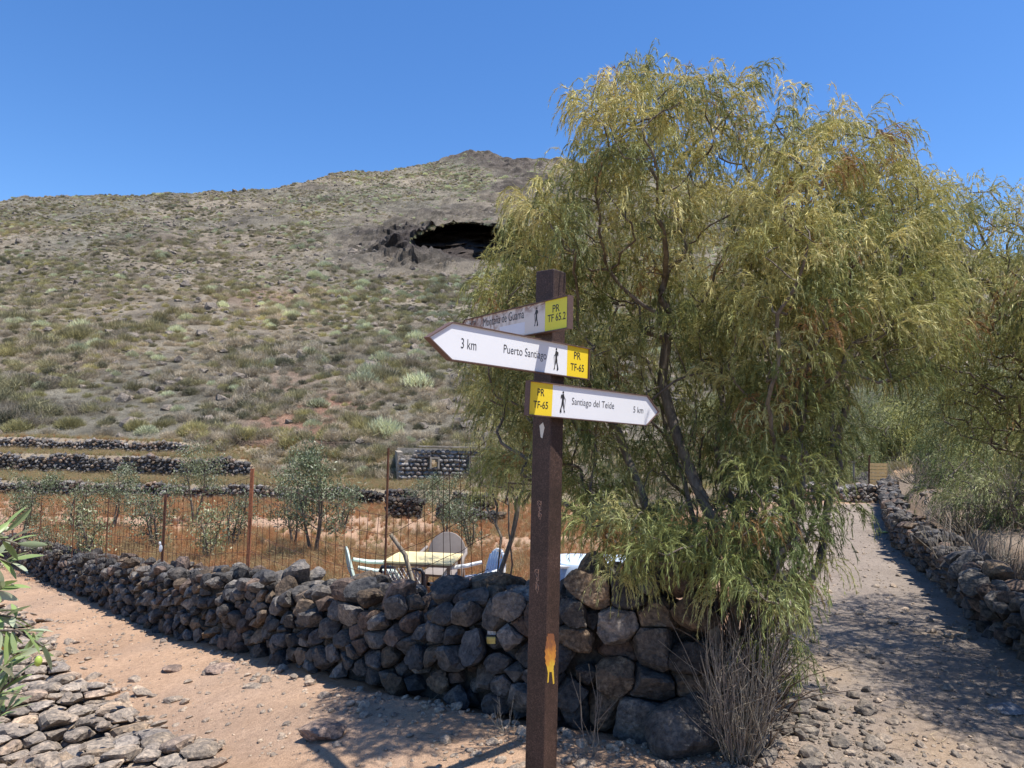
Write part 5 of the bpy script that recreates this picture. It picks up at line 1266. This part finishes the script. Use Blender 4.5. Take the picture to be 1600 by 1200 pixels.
patch('paint_stain', 'R', L_ + [(856, 1052), (855, 1067), (857, 1066), (858, 1050), (862, 1050), (864, 1069), (866, 1068), (865, 1048)] + R2[::-1], stain(), .0006)

# ------------------------------------------------------------------ painted trail mark on the wall
bpy.context.view_layer.update()
dg = bpy.context.evaluated_depsgraph_get()
def hit(px, py):
    v = Vector(ray(px, py)).normalized(); ok, p, n, i, o, m_ = S.ray_cast(dg, Vector(CAM), v); return ok, p, n
def paint(name, x0, x1, y0, y1, m_):
    nx_, ny_ = 9, 6; V = []
    for j in range(ny_):
        for i in range(nx_):
            px, py = x0 + (x1 - x0) * i / (nx_ - 1), y0 + (y1 - y0) * j / (ny_ - 1); ok, p, n = hit(px, py); V.append((np.array(p) if ok else at(px, py, 4.2)) - ray(px, py) / np.linalg.norm(ray(px, py)) * .009)
    V = np.array(V); med = np.median(np.linalg.norm(V - CAM, axis=1)); d = np.linalg.norm(V - CAM, axis=1); V = np.where((np.abs(d - med) > .03)[:, None], CAM + (V - CAM) * (med / d)[:, None], V)
    F = [[j * nx_ + i, j * nx_ + i + 1, (j + 1) * nx_ + i + 1, (j + 1) * nx_ + i] for j in range(ny_ - 1) for i in range(nx_ - 1)]
    O_ = np.array(left_wall.location); return obj(name, mesh(name, V - O_, np.array(F), m_, True), left_wall)
paint('trail_mark', 761.5, 774.5, 982, 992, plain('white_trail_paint', (.78, .78, .76), .6, .05, 20))['label'] = 'white painted bar'
paint('trail_mark', 760.5, 774, 995, 1006, plain('yellow_trail_paint', (.88, .6, .16), .6, .12, 40))['label'] = 'yellow painted bar'

# ------------------------------------------------------------------ olive branches at the left edge
rO = np.random.default_rng(5)
ot = thing('olive_tree', 'olive tree reaching in from the left edge with long grey green leaves', 'olive tree', (-2.05, 1.35, gz(-2.05, 1.35)))
O0 = np.array(ot.location); BR = MB(); leafs = []
M_LEAF = leaf_mat('olive_leaf_green', trans=.25, rough=.35)
mains = [[(-60, 815), (0, 845), (28, 850)], [(-60, 850), (-10, 870), (18, 880)], [(-70, 800), (-20, 830), (10, 830)],
         [(-60, 985), (10, 985), (50, 985), (68, 1010)], [(-60, 950), (-10, 960), (25, 965)], [(-50, 1010), (20, 1030), (40, 1020)],
         [(-60, 1110), (-10, 1095), (22, 1060)], [(-70, 1090), (-20, 1080), (5, 1040)], [(-50, 1150), (-8, 1120), (20, 1105)], [(-60, 920), (-20, 925), (5, 918)]]
root = np.array([-2.05, 1.35, 1.0])
for bi, q in enumerate(mains):
    dp_ = 1.28 + .05 * (bi % 3); P_ = np.array([at(x, y, dp_) for x, y in q]); P_ = np.r_[[root + rO.normal(size=3) * .04], [root * .5 + P_[0] * .5 + [0, .02, .05]], P_]
    s_ = line_s(P_); ss = np.linspace(0, s_[-1], 22); Pq = np.c_[[np.interp(ss, s_, P_[:, i]) for i in range(3)]].T; BR.tube(Pq - O0, np.linspace(.012, .0016, 22), 5)
    L_end = s_[-1]; start = s_[2] * 1.0
    for sgn in range(17):
        u = start + (L_end - start) * (sgn / 16.0); p = np.array([np.interp(u, s_, P_[:, i]) for i in range(3)]); p2 = np.array([np.interp(min(u + .02, L_end + 0), s_, P_[:, i]) for i in range(3)]); tdir = P_[-1] - P_[-2]; tdir = tdir / np.linalg.norm(tdir)
        d = tdir * .75 + rO.normal(size=3) * .55 + [0.05, 0, .25 if bi not in (3,) else -.1]; d /= np.linalg.norm(d); leafs.append((p, d, rO.uniform(.036, .058)))
obj('branch', BR.get('branch', M_BARK, True), ot)
m = MB(); m.tube(np.array([[0, 0, -.1], [.02, .01, .3], [-.03, 0, .7], [0, 0, 1.0 - O0[2]], [.0, .1, 1.6 - O0[2]], [-.1, 0, 2.2 - O0[2]]]), [.09, .075, .065, .055, .04, .02], 10); obj('trunk', m.get('trunk', M_BARK, True), ot)
LS = []
for v_ in range(5):          # a few leaf shapes: folded along the midrib, bent, pointed
    n = 7; V = []; t = np.linspace(0, 1, n); bend_ = rO.uniform(-.35, .35)
    for a in t: w_ = .125 * (sin(pi * min(1, a * .96 + .02)) ** .75); z = bend_ * a * a * .5; V += [(-w_, a, z + w_ * .35), (0, a, z), (w_, a, z + w_ * .35)]
    F = [[3 * i + j, 3 * i + j + 1, 3 * i + 4 + j, 3 * i + 3 + j] for i in range(n - 1) for j in (0, 1)]
    c = [(.26, .33, .15), (.31, .37, .2), (.2, .27, .1), (.4, .44, .29), (.27, .36, .13)][v_]
    LS.append(mesh('leaf', V, np.array(F), M_LEAF, True, np.tile(c, (len(V), 1))))
for i, (p, d, L) in enumerate(leafs):
    o = obj('leaf', LS[i % 5], ot); up_ = Vector(rO.normal(size=3) * .5 + [0, 0, 1]); y_ = Vector(d); x_ = y_.cross(up_).normalized(); z_ = x_.cross(y_)
    M_ = Matrix((x_, y_, z_)).transposed().to_4x4() @ Matrix.Scale(L, 4); M_.translation = Vector(p - O0); o.matrix_local = M_
def olive(px, py, d, c, lab):
    V = ICO[3][0] * [.0062, .0062, .009]; o = obj('olive_fruit', mesh('olive_fruit', V, ICO[3][1], plain(lab.replace(' ', '_'), c, .3, .1, 30), True), ot); o.location = at(px, py, d) - O0; o['label'] = lab
olive(60, 1033, 1.27, (.35, .45, .08), 'green ripening olive'); olive(7, 1008, 1.33, (.5, .3, .1), 'orange brown olive')
# brown dry weeds under the olive branches
mw = tuft(260, .16, .5, (.2, .12, .07), (.34, .26, .15), .004, 'dry_weed_clump')
for px, py, z, s, lab in ((10, 1195, -.1, 1.0, 'brown dry weeds in the lower left corner under the olive leaves'), (45, 1215, -.15, .8, 'smaller tuft of dry brown weeds beside the pale rubble stones')):
    p = atz(px, py, z); o = obj('dry_weed_clump', mw); o.location = (p[0] * .93, p[1] * .93, gz(p[0], p[1])); o.scale = (s, s, s); o['label'] = lab; o['category'] = 'weed'
# small yellow leaf on the gravel
for px, py, lab in ((1383, 833, 'small yellow green leaf litter spot lying on the gravel path'),):
    p = atz(px, py, 0); m = MB()
    for i in range(7): m.add(ICO[1][0] * [.03, .05, .006] + [rng.uniform(-.08, .08), rng.uniform(-.1, .1), .012], ICO[1][1])
    o = obj('fallen_sprig', m.get('fallen_sprig', plain('yellow_green_sprig', (.5, .5, .12), .6), True)); o.location = (p[0], p[1], gz(p[0], p[1])); o['label'] = 'small yellow green sprig fallen on the gravel path'; o['category'] = 'twig'
